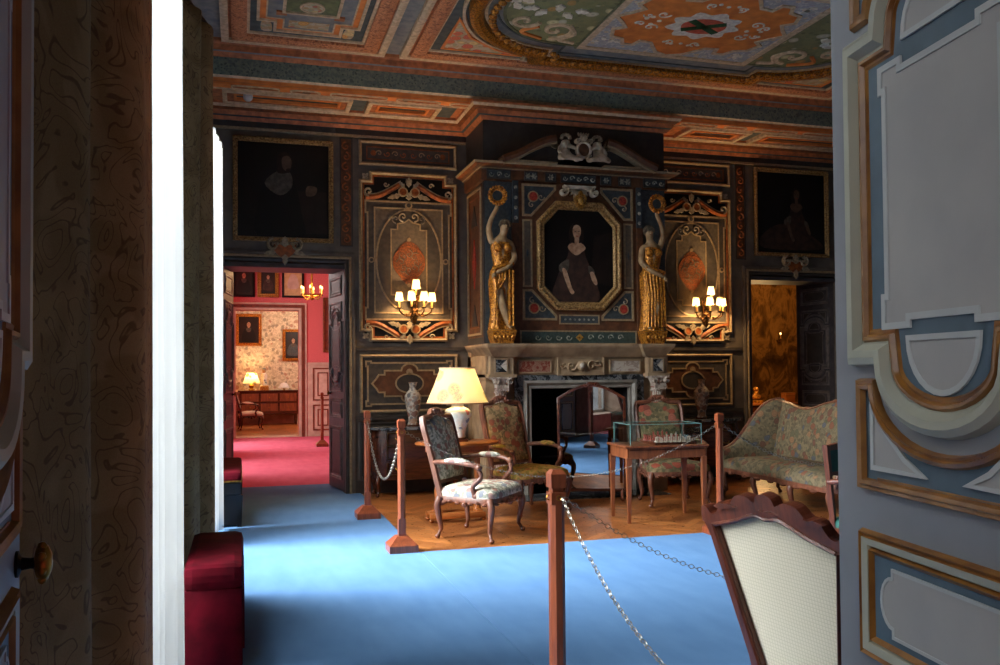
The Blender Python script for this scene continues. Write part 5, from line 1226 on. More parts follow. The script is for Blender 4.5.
def pleat(u, v):
    i = min(len(prof) - 2, int(v * (len(prof) - 1))); t = v * (len(prof) - 1) - i
    rr = prof[i][0] * (1 - t) + prof[i + 1][0] * t; z = prof[i][1] * (1 - t) + prof[i + 1][1] * t; a = 2 * PI * u
    rr *= 1 + .004 * math.cos(a * 12); return (rr * math.cos(a), rr * math.sin(a), z)
b.grid(pleat, 96, 16, 'lamp_shade_lit', True); sh = b.build('lamp_shade', r)
b = MB()
for z, rr in ((.378, .304), (.718, .178)): b.tube([(rr * math.cos(2 * PI * k / 48), rr * math.sin(2 * PI * k / 48), z) for k in range(48)], .006, 'cherry' if z < .5 else 'ceil_cream', 6, True)
b.build('braid', sh)
b = MB(); b.ell((0, 0, .5), (.035, .035, .05), 'bulb_glow'); b.build('bulb', r)

# ------------------------------------------------------------------ chess table with glass case
CT = (3.93, 7.78); rt = math.radians(-4)
r = thing('chess_table', 'narrow-legged walnut games table carrying a glass case of chessmen', 'table', (CT[0], CT[1], 0), rt)
b = MB(); b.bbox((-.43, -.265, .715), (.43, .265, .735), 'cherry', .006); b.build('tabletop', r)
b = MB(); b.box((-.4, -.24, .61), (.4, -.225, .715), 'cherry'); b.box((-.4, .225, .61), (.4, .24, .715), 'cherry'); b.box((-.4, -.24, .61), (-.385, .24, .715), 'cherry'); b.box((.385, -.24, .61), (.4, .24, .715), 'cherry')
for s in (-1, 1): b.box((-.38, -.243 * 1, .69), (.38, -.238, .694), 'mahogany')
b.build('apron', r)
for x in (-.385, .385):
    for y in (-.225, .225):
        b = MB(); b.frustum((x - .014, y - .014, x + .014, y + .014, 0), (x - .025, y - .025, x + .025, y + .025, .62), 'cherry'); b.build('leg', r)
Rz = Matrix.Rotation(rt, 4, 'Z')
def on_ct(x, y, z): p = Rz @ Vector((x, y, 0)); return (CT[0] + p.x, CT[1] + p.y, z)
r = thing('chessboard', 'chequered chessboard inside the glass case on the walnut table', 'chessboard', on_ct(.1, -.01, .7355), rt)
k = NT('chess_squares'); ck = k.n('ShaderNodeTexChecker'); ck.inputs['Scale'].default_value = 1 / .0475; ck.inputs['Color1'].default_value = S(206, 150, 130); ck.inputs['Color2'].default_value = S(110, 50, 42)
k.l(k.mapping((1, 1, 0)), ck.inputs['Vector']); k.principled(ck.outputs['Color'], .35); MATS['chess_squares'] = k.m
b = MB(); b.box((-.19, -.19, .004), (.19, .19, .018), 'chess_squares'); b.build('board', r)
b = MB(); b.ribbon(rect(-.2, -.2, .2, .2), .02, 0, .022, 'walnut', True); b.build('border', r)
plain('chess_ivory', S(232, 206, 186), .35, c2=S(220, 190, 168), scale=30); plain('chess_red', S(196, 96, 82), .35, c2=S(176, 78, 66), scale=30)
def chessman(name, prof, mat, label, group, pos, top=None):
    o = None
    for (i, j) in pos:
        loc = on_ct(.1 + (i - 3.5) * .0475, -.01 + (j - 3.5) * .0475, .754)
        if o is None:
            b = MB(); b.lathe(prof, mat, 10)
            if top: top(b, mat)
            o = b.build(name); o.location = loc; tag(o, label, 'chess piece', group)
        else:
            c = o.copy(); COL.objects.link(c); c.location = loc
PAWN = [(.0, 0), (.015, 0), (.015, .006), (.008, .014), (.006, .028), (.01, .031), (.005, .034), (.009, .042), (.007, .05), (.0, .054)]
TALL = [(.0, 0), (.017, 0), (.017, .008), (.01, .018), (.007, .05), (.013, .056), (.008, .06), (.012, .078), (.009, .084), (.0, .09)]
ROOK = [(.0, 0), (.016, 0), (.016, .008), (.01, .016), (.009, .042), (.014, .046), (.014, .058), (.0, .058)]
def cross(b, m): b.box((-.002, -.002, .088), (.002, .002, .104), m); b.box((-.006, -.002, .094), (.006, .002, .098), m)
def horse(b, m): b.T = Matrix.Translation((0, .006, .045)); b.prism([(0, 0), (.01, 0), (.012, .02), (.004, .03), (-.012, .02), (-.012, .013), (-.002, .012)], -.01, .0, m)
for mat, side, jp, jb, gr in (('chess_ivory', 'ivory', 1, 0, 'ivory chessmen'), ('chess_red', 'red', 6, 7, 'red chessmen')):
    nm = 'nearer the carpet' if jb == 0 else 'nearer the fireplace'
    chessman('chess_pawn', PAWN, mat, 'small %s pawn in the front row of %s men %s' % (side, side, nm), '%s pawns in the glass case' % side, [(i, jp) for i in range(8)])
    chessman('chess_rook', ROOK, mat, 'flat-topped %s rook at an end of the back row %s' % (side, nm), '%s rooks in the glass case' % side, [(0, jb), (7, jb)])
    chessman('chess_knight', ROOK[:4] + [(.009, .03), (.012, .034), (.004, .04), (.004, .046)], mat, 'horse-headed %s knight in the back row %s' % (side, nm), '%s knights in the glass case' % side, [(1, jb), (6, jb)], horse)
    chessman('chess_bishop', TALL[:6] + [(.006, .06), (.011, .07), (.006, .08), (.0, .085)], mat, 'slim pointed %s bishop in the back row %s' % (side, nm), '%s bishops in the glass case' % side, [(2, jb), (5, jb)])
    chessman('chess_queen', TALL, mat, 'tall crowned %s queen in the back row %s' % (side, nm), None, [(3, jb)])
    chessman('chess_king', TALL, mat, 'tall %s king with cross in the back row %s' % (side, nm), None, [(4, jb)], cross)
for o in bpy.data.objects:
    if o.get('group') is None and 'group' in o: del o['group']
r = thing('display_case', 'clear glass case covering the chessmen on the walnut table', 'display case', on_ct(0, 0, .7355), rt)
def glass_case(b, x, y, h):
    t = .004
    for s in (-1, 1): b.box((s * x - t / 2, -y, 0), (s * x + t / 2, y, h), 'clear_glass'); b.box((-x, s * y - t / 2, 0), (x, s * y + t / 2, h), 'clear_glass')
    b.box((-x, -y, h - t), (x, y, h), 'clear_glass')
b = MB(); glass_case(b, .365, .225, .2); b.build('glass_panes', r)
plain('glass_edge', S(120, 160, 150), .2, c2=S(100, 140, 134), scale=4)
b = MB()
for s in (-1, 1):
    for t in (-1, 1): b.box((s * .365 - .003, t * .225 - .003, 0), (s * .365 + .003, t * .225 + .003, .2), 'glass_edge')
    b.box((-.365, s * .225 - .003, .197), (.365, s * .225 + .003, .202), 'glass_edge'); b.box((s * .365 - .003, -.225, .197), (s * .365 + .003, .225, .202), 'glass_edge')
b.build('glass_edges', r)

# ------------------------------------------------------------------ fire screen
r = thing('fire_screen', 'arched wooden fire screen with reflective glass in front of the fireplace', 'fire screen', (3.79, 9.12, .012), math.radians(FS_ROT))
Tm = Matrix(((1, 0, 0, 0), (0, 0, -1, 0), (0, 1, 0, 0), (0, 0, 0, 1)))
o = [(-.37, .1), (-.37, 1.13)] + [(u, 1.13 + .15 * math.cos(u / .37 * PI / 2)) for u in [-.34 + .68 * k / 14 for k in range(15)]] + [(.37, 1.13), (.37, .1)]
b = MB(Tm); b.ribbon(o, .03, -.012, .014, 'mahogany', True, .02)
b.ell((0, 1.295, 0), (.07, .02, .02), 'mahogany')
for s in (-1, 1): b.scroll((s * .06, 1.285), .03, 1.2, 0, .014, -.01, .014, 'walnut', s)
b.build('frame', r)
b = MB(Tm); b.prism(o, -.004, .002, 'screen_glass'); b.build('glass', r)
for s in (-1, 1):
    b = MB(); b.tube(smooth2([(s * .34, -.16, .012), (s * .34, -.1, .03), (s * .34, 0, .09), (s * .34, .1, .03), (s * .34, .16, .012)], 5), .018, 'walnut'); b.build('foot', r)

# ------------------------------------------------------------------ commodes and vases against the back wall
def commode(loc, label):
    r = thing('commode', label, 'commode', loc); w, d = .5, .215
    def shape(s, n=4): return smooth2([(-w * s, .0), (-w * s - .01, -d * s * 1.4), (-w * .55, -d * 2 * s), (0, -d * 2.12 * s), (w * .55, -d * 2 * s), (w * s + .01, -d * s * 1.4), (w * s, .0)], n)
    b = MB(); b.loft([[(u, v, z) for u, v in shape(s)] for z, s in ((.2, .95), (.3, 1.0), (.5, 1.05), (.65, 1.03), (.78, .98))], 'mahogany'); b.build('body', r)
    b = MB(); b.loft([[(u, v, z) for u, v in shape(s)] for z, s in ((.78, 1.06), (.785, 1.09), (.81, 1.09), (.815, 1.07))], 'marble_dark'); b.build('marble_top', r)
    for z in (.33, .52, .68):
        b = MB(Matrix(((1, 0, 0, 0), (0, 0, -1, -.43), (0, 1, 0, 0), (0, 0, 0, 1))))
        b.ribbon(smooth2([(-.36, z - .07), (.36, z - .07), (.36, z + .07), (-.36, z + .07)], 1, True), .012, -.05, .016, 'bronze', True)
        for k in range(5): b.prism(arc((-.2 + .1 * k, z), .028, 0, 320, 8), -.02, .02, 'chimney_brown' if k % 2 else 'oak_moulding')
        dr = b.build('drawer', r)
        b = MB()
        for s in (-1, 1): b.tube([(s * .22 - .05, -.455, z + .01), (s * .22 - .03, -.475, z - .015), (s * .22 + .03, -.475, z - .015), (s * .22 + .05, -.455, z + .01)], .006, 'brass', 6)
        b.build('handle', dr)
    for s in (-1, 1):
        for y in (-.34, -.03):
            b = MB(); leg_cab(b, s * .45, y, .24, 'mahogany', s * .5, -.6 if y < -.2 else 0, .03); b.build('leg', r)
commode((1.98, 10.46, 0), 'dark inlaid commode below the left wall lights, behind the post')
commode((5.82, 10.46, 0), 'dark inlaid commode below the right wall lights, beside the sofa')
VP = [(.0, 0), (.07, 0), (.072, .02), (.052, .05), (.056, .1), (.08, .2), (.1, .31), (.098, .36), (.07, .405), (.044, .43), (.04, .47), (.05, .505), (.058, .52), (.048, .52), (.035, .47), (.0, .45)]
def vase(loc, label):
    r = thing('vase', label, 'vase', loc)
    b = MB(); b.lathe([(q, z) for q, z in VP], 'vase_imari', 28); b.build('vase_body', r)
    b = MB(); b.lathe([(.085, -.0), (.085, .012), (.074, .02)], 'mahogany', 20); b.build('stand', r)
vase((1.95, 10.17, .816), 'tall patterned porcelain vase on the left commode beside the lit lamp')
vase((5.79, 10.17, .816), 'tall patterned porcelain vase on the right commode, behind the rope post')

# ------------------------------------------------------------------ wall lights
def sconce(loc, label, lit):
    r = thing('wall_sconce', label, 'wall light', loc)        # local: front = -Y, z = 0 at the boss
    b = MB(Matrix(((1, 0, 0, 0), (0, 0, -1, 0), (0, 1, 0, 0), (0, 0, 0, 1))))
    b.prism(smooth2([(0, -.16), (.05, -.06), (.04, .08), (.06, .16), (0, .24), (-.06, .16), (-.04, .08), (-.05, -.06)], 4, True), 0, .03, 'bronze')
    b.ell((0, 0, .05), (.05, .05, .04), 'bronze'); b.leaf((0, .1), PI / 2, .16, .04, .03, .05, 'bronze'); b.leaf((0, -.06), -PI / 2, .12, .035, .03, .05, 'bronze')
    b.build('backplate', r)
    for u, w, z in ((-.2, .13, .12), (-.075, .27, .12), (.075, .27, .12), (.2, .13, .12), (0, .17, .27)):
        b = MB(); P = smooth2([(0, -.05, 0 if z < .2 else .1), (u * .45, -w * .6, -.07 if z < .2 else .06), (u * .9, -w, -.03 if z < .2 else .1), (u, -w, z - .1)], 6); b.tube(P, .009, 'bronze', 6)
        b.scroll; b.ell((u * .5, -w * .6, -.05 if z < .2 else .07), (.018, .018, .014), 'bronze', 6, 5); b.lathe([(.0, -.015), (.012, -.01), (.034, .0), (.036, .008), (.014, .01)], 'bronze', 12, (u, -w, z - .1)); a = b.build('arm', r)
        b = MB(); b.lathe([(.011, 0), (.011, .09), (.006, .095)], 'candle', 10, (u, -w, z - .09)); b.build('candle', a)
        b = MB(); b.lathe([(.052, .0), (.036, .105)], 'sconce_shade_lit', 20, (u, -w, z - .01)); b.f = [f for f in b.f if len(f) == 4]; b.mi = b.mi[:len(b.f)]; b.sm = b.sm[:len(b.f)]; b.build('lamp_shade', a)
sconce((2.02, YB - .04, 2.205), 'five-light bronze wall sconce with small cream shades, left of the chimneypiece', 1)
sconce((6.02, YB - .04, 2.205), 'five-light bronze wall sconce with small cream shades, right of the chimneypiece', 1)

# ------------------------------------------------------------------ rope posts and chains
def post(loc, label, rz=0):
    r = thing('rope_post', label, 'rope post', loc, rz)
    b = MB(); b.box((-.115, -.115, 0), (.115, .115, .055), 'post_wood'); b.frustum((-.115, -.115, .115, .115, .055), (-.045, -.045, .045, .045, .125), 'post_wood'); b.build('base', r)
    b = MB(); h = .029; e = .016
    b.frustum((-h, -h, h, h, .12), (-h, -h, h, h, .26), 'post_wood')
    oc = lambda q, z: [(q, -q + e, z), (q, q - e, z), (q - e, q, z), (-q + e, q, z), (-q, q - e, z), (-q, -q + e, z), (-q + e, -q, z), (q - e, -q, z)]
    b.loft([oc(h, .26), oc(h, .94)], 'post_wood', smooth=False); b.frustum((-h, -h, h, h, .93), (-h, -h, h, h, .975), 'post_wood'); b.build('shaft', r)
    b = MB(); b.box((-.022, -.022, .975), (.022, .022, .995), 'post_wood'); b.frustum((-h, -h, h, h, .992), (-h - .001, -h - .001, h + .001, h + .001, 1.045), 'post_wood'); b.frustum((-h - .001, -h - .001, h + .001, h + .001, 1.045), (-.018, -.018, .018, .018, 1.062), 'post_wood'); b.build('finial', r)
    for s in (-1, 1): b = MB(); b.tube([(s * .03 + .009 * math.cos(k * PI / 4) * s, 0, .955 + .009 * math.sin(k * PI / 4)) for k in range(8)], .003, 'brass', 5, True); b.build('ring_hook', r)
    b = MB(); b.tube([(.009 * math.cos(k * PI / 4), -.034, .955 + .009 * math.sin(k * PI / 4)) for k in range(8)], .003, 'brass', 5, True)
    b.build('ring_hook', r)
    return r
PR = post((1.16, 3.15, .012), 'nearest wooden rope post, tall in the centre of the view')
PL = (1.24, 6.98, .012); PF = (1.2, 8.68, .012); PG = (4.03, 6.78, .012)
for loc, lb in ((PL, 'wooden rope post at the front corner of the parquet beside the pale armchair'), (PF, 'wooden rope post standing before the left commode near the far doorway'), (PG, 'wooden rope post between the chess table and the sofa'), ((3.62, 3.15, .012), 'wooden rope post hidden behind the open grey door'), ((6.35, 6.78, .012), 'wooden rope post in front of the sofa')):
    dup(PR, loc, 0, lb)
def chain(a, c, sag, label, link=.036, r=.0032):
    a, c = Vector(a), Vector(c); N = 60
    P = [a.lerp(c, t / N) - Vector((0, 0, 4 * sag * (t / N) * (1 - t / N))) for t in range(N + 1)]
    L = [0]
    for i in range(N): L.append(L[-1] + (P[i + 1] - P[i]).length)
    n = int(L[-1] / (link * .72)); b = MB()
    def at(s):
        for i in range(N):
            if L[i + 1] >= s: return P[i].lerp(P[i + 1], (s - L[i]) / (L[i + 1] - L[i]))
        return P[-1]
    up = Vector((0, 0, 1))
    for k in range(n):
        p = at((k + .5) / n * L[-1]); d = (at(min(L[-1], (k + 1) / n * L[-1])) - at(k / n * L[-1])).normalized()
        sd = d.cross(up).normalized(); nn = sd.cross(d)
        w = sd if k % 2 else nn
        b.tube([p + d * (link * .5 * math.cos(t)) + w * (link * .3 * math.sin(t)) for t in [2 * PI * j / 8 for j in range(8)]], r, 'chain_metal', 4, True)
    o = b.build('barrier_chain'); tag(o, label, 'chain')
zc = .967
chain((1.17, 3.108, zc), (1.02, .93, .88), .29, 'bright metal chain running from the nearest post down towards the viewer', .026, .0015)
chain((1.18, 3.108, zc), (3.585, 3.15, zc), .43, 'dark sagging chain from the nearest post to the right, behind the cream-backed chair', .028, .0014)
chain((1.275, 6.98, zc), (3.995, 6.78, zc), .41, 'long chain along the parquet edge in front of the armchairs', .035, .0017)
chain((PF[0], 8.65, zc), (PL[0], 7.01, zc), .47, 'hanging chain between the two posts by the left doorway', .04, .0026)
chain((4.065, 6.78, zc), (6.315, 6.78, zc), .39, 'pale chain looping from the right post in front of the sofa', .04, .0024)

# ------------------------------------------------------------------ curtains
def curtain(name, label, cat, path, amp, folds, z0, z1, m, flare=0.0, phase=0.0, thick=.004, lining=None, tb=1.0):
    """hanging cloth with folds: path = two (x, y) ends; folds push out along the normal"""
    r = thing(name, label, cat, ((path[0][0] + path[1][0]) / 2, (path[0][1] + path[1][1]) / 2, z0)); ox, oy = r.location[0], r.location[1]
    a, c = Vector(path[0]), Vector(path[1]); d = c - a; nn = Vector((-d.y, d.x)).normalized()
    def fn(u, v):
        p = a + d * u; w = 1 + flare * (1 - v) ** 2
        q = amp * w * (math.sin(2 * PI * folds * u + phase + .5 * math.sin(3 * v)) * .7 + .3 * math.sin(2 * PI * folds * 1.7 * u + 1.3 + v * 1.5)) * (tb + (1 - tb) * (1 - v))
        p = p + nn * q
        return (p.x - ox, p.y - oy, (z1 - z0) * v)
    b = MB(); b.grid(fn, int(folds * 18) + 6, 24, m); o = b.build('cloth' , r)
    md = o.modifiers.new('thickness', 'SOLIDIFY'); md.thickness = thick
    if lining:
        b = MB(); b.grid(lambda u, v: tuple(Vector(fn(.9 + .1 * u, v)) + Vector((-.012, .02, 0))), 6, 24, lining); b.build('lining_edge', r)
    b = MB(); b.tube([(a.x - ox, a.y - oy, z1 - z0 + .01), (c.x - ox, c.y - oy, z1 - z0 + .01)], .012, 'bronze', 6); b.build('rod', r)
    return r
curtain('drape', 'heavy patterned damask drape hanging beside the near left door leaf', 'curtain', ((-.40, 1.62), (-.208, 2.62)), .045, 2.2, .02, 3.85, 'damask', .1, .3, .006, 'drape_lining')
curtain('sheer_curtain', 'bright white sheer curtain of the nearest window', 'curtain', ((-.325, 3.18), (-.276, 4.38)), .026, 4.5, .03, 3.85, 'sheer', .5, 0, .0015)
curtain('drape', 'gathered patterned drape between the two white sheer curtains', 'curtain', ((-.335, 5.46), (-.195, 5.98)), .042, 1.7, .02, 3.72, 'damask', .0, .8, .006, 'drape_lining')
curtain('sheer_curtain', 'narrow white sheer curtain of the second window near the far doorway', 'curtain', ((-.25, 7.6), (-.165, 8.45)), .02, 3.5, .05, 3.56, 'sheer', .5, 0, .0015)

# ------------------------------------------------------------------ the rooms beyond the left doorway
b = MB(); wall_with_bays(b, -1.0, -.45, 11.1, 26, [(13.0, 14.8), (17.2, 19.0)], .06, 3.4, 4.3, 'far_red_wall'); struct(b.build('wall_far_left'))
b = MB(); b.box((4, 11.1, 0), (4.3, 26, 4.3), 'far_red_wall'); struct(b.build('wall_far_right'))
b = MB(); b.box((-1, 11.1, 4.0), (4.3, 26, 4.3), 'ceil_white'); struct(b.build('ceiling_far'))
b = MB(); Y2 = 20.3
b.box((-.45, Y2, 0), (-.13, Y2 + .5, 4), 'far_red_wall'); b.box((1.27, Y2, 0), (4, Y2 + .5, 4), 'far_red_wall'); b.box((-.13, Y2, 2.9), (1.27, Y2 + .5, 4), 'far_red_wall'); wp = struct(b.build('wall_pink'))
b = MB(wallT(.57, Y2)); b.ribbon([(.78, 0), (.78, 2.98), (-.78, 2.98), (-.78, 0)], .05, 0, .05, 'far_brown'); b.ribbon([(.84, 0), (.84, 3.04), (-.84, 3.04), (-.84, 0)], .04, 0, .03, 'far_wainscot'); b.ribbon([(.72, 0), (.72, 2.92), (-.72, 2.92), (-.72, 0)], .05, -.3, .03, 'far_wainscot'); struct(b.build('trim_5'))
b = MB(wallT(0, Y2)); b.prism(rect(1.45, 0, 4, 1.66), 0, .02, 'far_wainscot'); b.prism(rect(1.45, 1.64, 4, 1.7), 0, .04, 'far_wainscot')
for x in (1.58, 2.1, 2.62, 3.14):
    for v0, v1 in ((.16, .72), (.84, 1.56)):
        b.ribbon(rect(x, v0, x + .42, v1), .03, .02, .035, 'far_brown', True); b.ribbon(rect(x + .1, v0 + .1, x + .32, v1 - .1), .025, .02, .03, 'far_brown', True)
b.build('wainscot', wp)
b = MB(); b.box((-.45, 26, 0), (4, 26.3, 4), 'wallpaper'); struct(b.build('wall_paper'))
b = MB(wallT(0, 26)); b.prism(rect(-.45, 0, 4, .9), 0, .02, 'far_wainscot'); b.prism(rect(-.45, .88, 4, .94), 0, .04, 'far_wainscot'); struct(b.build('trim_6'))
b = MB(); b.box((-.13, 20.28, .0), (1.27, 20.85, .02), 'far_wainscot'); struct(b.build('trim_7'))
FR = Matrix(((1, 0, 0, 0), (0, 0, -1, 0), (0, 1, 0, 0), (0, 0, 0, 1)))
sm = lambda L: smooth2(L, 4, True)
def small_portrait(loc, w, h, fm, fw, label, ground, fig):
    r = thing('portrait_painting', label, 'painting', loc); portrait_parts(r, rect(-w, -h, w, h), fw, fm, ground, fig, .04)
man2 = lambda s, coat, face: [(coat, [(u * s, v * s) for u, v in sm([(-.5, -.9), (-.4, -.1), (-.15, .15), (.15, .15), (.4, -.1), (.5, -.9)])]), ('lace_paint', [(u * s, v * s) for u, v in sm([(-.2, .1), (0, .2), (.2, .1), (.12, -.15), (-.12, -.15)])]), ('hair_paint', [(u * s, v * s) for u, v in sm([(-.24, .5), (0, .75), (.24, .5), (.2, .2), (-.2, .2)])]), (face, [(u * s, v * s) for u, v in sm([(-.15, .45), (0, .62), (.15, .45), (.08, .2), (-.08, .2)])])]
small_portrait((.055, Y2 - .01, 3.55), .235, .37, 'black_paint', .05, 'dark-framed portrait of a man in a ruff high on the pink wall', 'canvas_brown', man2(.28, 'black_paint', 'flesh_paint'))
small_portrait((.58, Y2 - .01, 3.55), .235, .37, 'gilt', .085, 'gold-framed small portrait of a lady between two darker frames on the pink wall', 'canvas_brown', man2(.22, 'gown_paint', 'flesh_paint'))
small_portrait((1.13, Y2 - .01, 3.55), .245, .37, 'black_paint', .05, 'pale sepia picture in a black frame behind the little chandelier', 'paper', [('far_wainscot', [(u * .2, v * .24) for u, v in sm([(-.6, -.6), (.6, -.6), (.4, .5), (-.3, .6)])])])
r = thing('tapestry_panel', 'brown framed panel hanging on the pink wall above the cream wainscot', 'picture', (2.05, Y2 - .01, 2.56)); portrait_parts(r, rect(-.25, -.63, .25, .63), .05, 'oak_moulding', 'far_brown', [('medallion_orange', sm([(0, .4), (.12, 0), (0, -.4), (-.12, 0)]))], .04)
small_portrait((.20, 25.99, 2.72), .36, .46, 'gilt_bright', .085, 'gold-framed portrait of a lady in black on the flowered wallpaper', 'canvas_brown', man2(.36, 'black_paint', 'flesh_paint'))
small_portrait((1.45, 25.99, 2.28), .3, .46, 'gilt_bright', .08, 'gold-framed portrait half hidden by the doorway on the flowered wallpaper', 'canvas_brown', man2(.32, 'chimney_blue', 'flesh_paint'))
# little chandelier in the pink room
r = thing('chandelier', 'small brass chandelier glowing at the top of the far left doorway', 'chandelier', (1.07, 14.0, 2.66))
b = MB(); b.lathe([(.0, -.06), (.03, -.04), (.04, 0), (.015, .05), (.015, 1.34)], 'brass', 12); b.build('stem', r)
b = MB(); b.tube([(.17 * math.cos(2 * PI * k / 24), .17 * math.sin(2 * PI * k / 24), .03) for k in range(24)], .012, 'brass', 6, True); b.build('ring', r)
for k in range(6):
    a = 2 * PI * k / 6 + .3; x, y = .17 * math.cos(a), .17 * math.sin(a)
    b = MB(); b.tube([(0, 0, .0), (x * .6, y * .6, -.04), (x, y, .04)], .008, 'brass', 6); b.lathe([(.012, .05), (.012, .13)], 'candle', 8, (x, y, 0)); b.ell((x, y, .15), (.014, .014, .03), 'flame_glow', 8, 6); b.build('candle_arm', r)
dup(PR, (1.52, 17.4, .012), 0, 'wooden rope post on the crimson carpet in front of the cream wainscot')
# writing room at the end: desk, lamp, chair
r = thing('writing_commode', 'long dark desk-commode against the flowered wallpaper of the end room', 'desk', (.75, 25.62, 0))
b = MB(); b.bbox((-.85, -.3, .94), (.85, .3, .98), 'mahogany', .01); b.build('top', r)
b = MB(); b.bbox((-.8, -.27, .3), (.8, .28, .94), 'mahogany', .02); b.build('body', r)
for x in (-.52, 0, .52):
    for z in (.5, .78):
        b = MB(FR @ Matrix.Translation((0, 0, .27))); b.prism(rect(x - .23, z - .11, x + .23, z + .11), 0, .012, 'cherry'); dr = b.build('drawer', r)
        b = MB(); b.ell((x, -.29, z), (.02, .015, .02), 'brass', 8, 6); b.build('knob', dr)
for x in (-.74, .74):
    for y in (-.22, .22): b = MB(); b.frustum((x - .02, y - .02, x + .02, y + .02, 0), (x - .04, y - .04, x + .04, y + .04, .32), 'mahogany'); b.build('leg', r)
r = thing('table_lamp', 'small glowing lamp on the dark desk of the end room', 'lamp', (.27, 25.5, .98))
b = MB(); b.lathe([(.0, 0), (.08, 0), (.09, .03), (.05, .06), (.08, .14), (.03, .22), (.02, .26)], 'brass', 16); b.build('base', r)
b = MB(); b.lathe([(.24, .2), (.13, .5)], 'lamp_shade_lit', 24); b.f = [f for f in b.f if len(f) == 4]; b.mi = b.mi[:len(b.f)]; b.sm = b.sm[:len(b.f)]; b.build('lamp_shade', r)
r = thing('table_lamp', 'little white-shaded lamp at the right end of the dark desk', 'lamp', (1.16, 25.5, .98))
b = MB(); b.lathe([(.0, 0), (.05, 0), (.02, .03), (.02, .1)], 'brass', 12); b.build('base', r)
b = MB(); b.lathe([(.16, .07), (.08, .2), (.0, .22)], 'white_plastic', 18); b.build('lamp_shade', r)
r = thing('porcelain_figure', 'blue and white porcelain figure on the dark desk beside the glowing lamp', 'figurine', (.62, 25.66, .98))
b = MB(); b.lathe([(.0, 0), (.09, 0), (.08, .05), (.1, .12), (.07, .3), (.1, .42), (.05, .5)], 'porcelain_flowers', 14); b.build('body', r)
b = MB(); b.ell((0, 0, .56), (.055, .06, .07), 'ivory_flesh'); b.ell((0, .01, .6), (.06, .06, .045), 'relief_blue'); b.build('head', r)
r = thing('casket', 'low gilt box on the dark desk of the end room', 'box', (.62, 25.44, .98)); b = MB(); b.bbox((-.12, -.06, 0), (.12, .06, .1), 'gilt', .01); b.build('body', r); b = MB(); b.frustum((-.12, -.06, .12, .06, .1), (-.09, -.03, .09, .03, .14), 'gilt'); b.build('lid', r)
fauteuil('armchair', 'small dark armchair with pale seat drawn up to the far desk', 'armchair', (.22, 23.6, 0), math.radians(95), 'mahogany', 'far_wainscot', 'far_wainscot', 1.08)
# ------------------------------------------------------------------ amber room beyond the right doorway
b = MB(); b.box((5.2, 16.2, 0), (12.2, 16.5, 4), 'verdure_tapestry'); b.box((4.9, 11.1, 0), (5.2, 16.2, 4), 'verdure_tapestry'); b.box((12.2, 11.1, 0), (12.5, 16.2, 4), 'verdure_tapestry'); b.box((9.2, 10.8, 0), (12.2, 11.1, 4.2), 'verdure_tapestry'); struct(b.build('wall_amber'))
b = MB(); b.box((4.9, 11.1, 4.0), (12.5, 16.5, 4.3), 'oak_moulding'); struct(b.build('ceiling_amber'))
r = thing('console_table', 'dark console table in the amber-lit room through the right doorway', 'table', (9.4, 14.1, 0))
b = MB(); b.bbox((-.6, -.25, .8), (.6, .25, .84), 'table_oak', .01); b.build('tabletop', r)
b = MB(); b.box((-.55, -.22, .68), (.55, .22, .8), 'mahogany'); b.build('apron', r)
for x in (-.52, .52):
    for y in (-.19, .19): b = MB(); b.frustum((x - .018, y - .018, x + .018, y + .018, 0), (x - .03, y - .03, x + .03, y + .03, .7), 'table_oak'); b.build('leg', r)
r = thing('gilt_bust', 'small gilded bust shining on the console table in the amber room', 'sculpture', (9.1, 14.0, .84))
b = MB(); b.bbox((-.09, -.08, 0), (.09, .08, .05), 'gilt_bright', .01); b.build('plinth', r)
J = [(0, 0, .06, .1, .06), (0, 0, .12, .085, .055), (0, -.005, .17, .035), (0, -.015, .225, .05, .058)]
skin_body('bust_figure', J + [(-.1, 0, .1, .045), (.1, 0, .1, .045)], [(0, 1), (1, 2), (2, 3), (1, 4), (1, 5)], 'gilt_bright', r)
b = MB(); b.ell((0, -.075, .225), (.01, .016, .014), 'gilt_bright', 6, 5); b.ell((0, .01, .255), (.052, .056, .04), 'gilt_bright'); b.build('face_and_hair', r)
r = thing('casket', 'amber-lit wooden casket at the right end of the console table', 'box', (9.82, 14.05, .84)); b = MB(); b.bbox((-.1, -.08, 0), (.1, .08, .15), 'table_oak', .008); b.build('body', r); b = MB(); b.bbox((-.105, -.085, .15), (.105, .085, .18), 'table_oak', .01); b.build('lid', r)
r = thing('candle_holder', 'single wall candle glowing on the tapestry of the amber room', 'wall light', (11.06, 16.16, 2.08))
b = MB(); b.tube([(0, .05, 0), (0, -.08, -.03), (0, -.1, .02)], .012, 'brass'); b.lathe([(.03, .0), (.035, .01), (.012, .012)], 'brass', 10, (0, -.1, .02)); b.build('bracket', r)
b = MB(); b.lathe([(.012, 0), (.012, .09)], 'candle', 8, (0, -.1, .03)); b.ell((0, -.1, .14), (.016, .016, .03), 'flame_glow', 8, 6); b.build('candle', r)

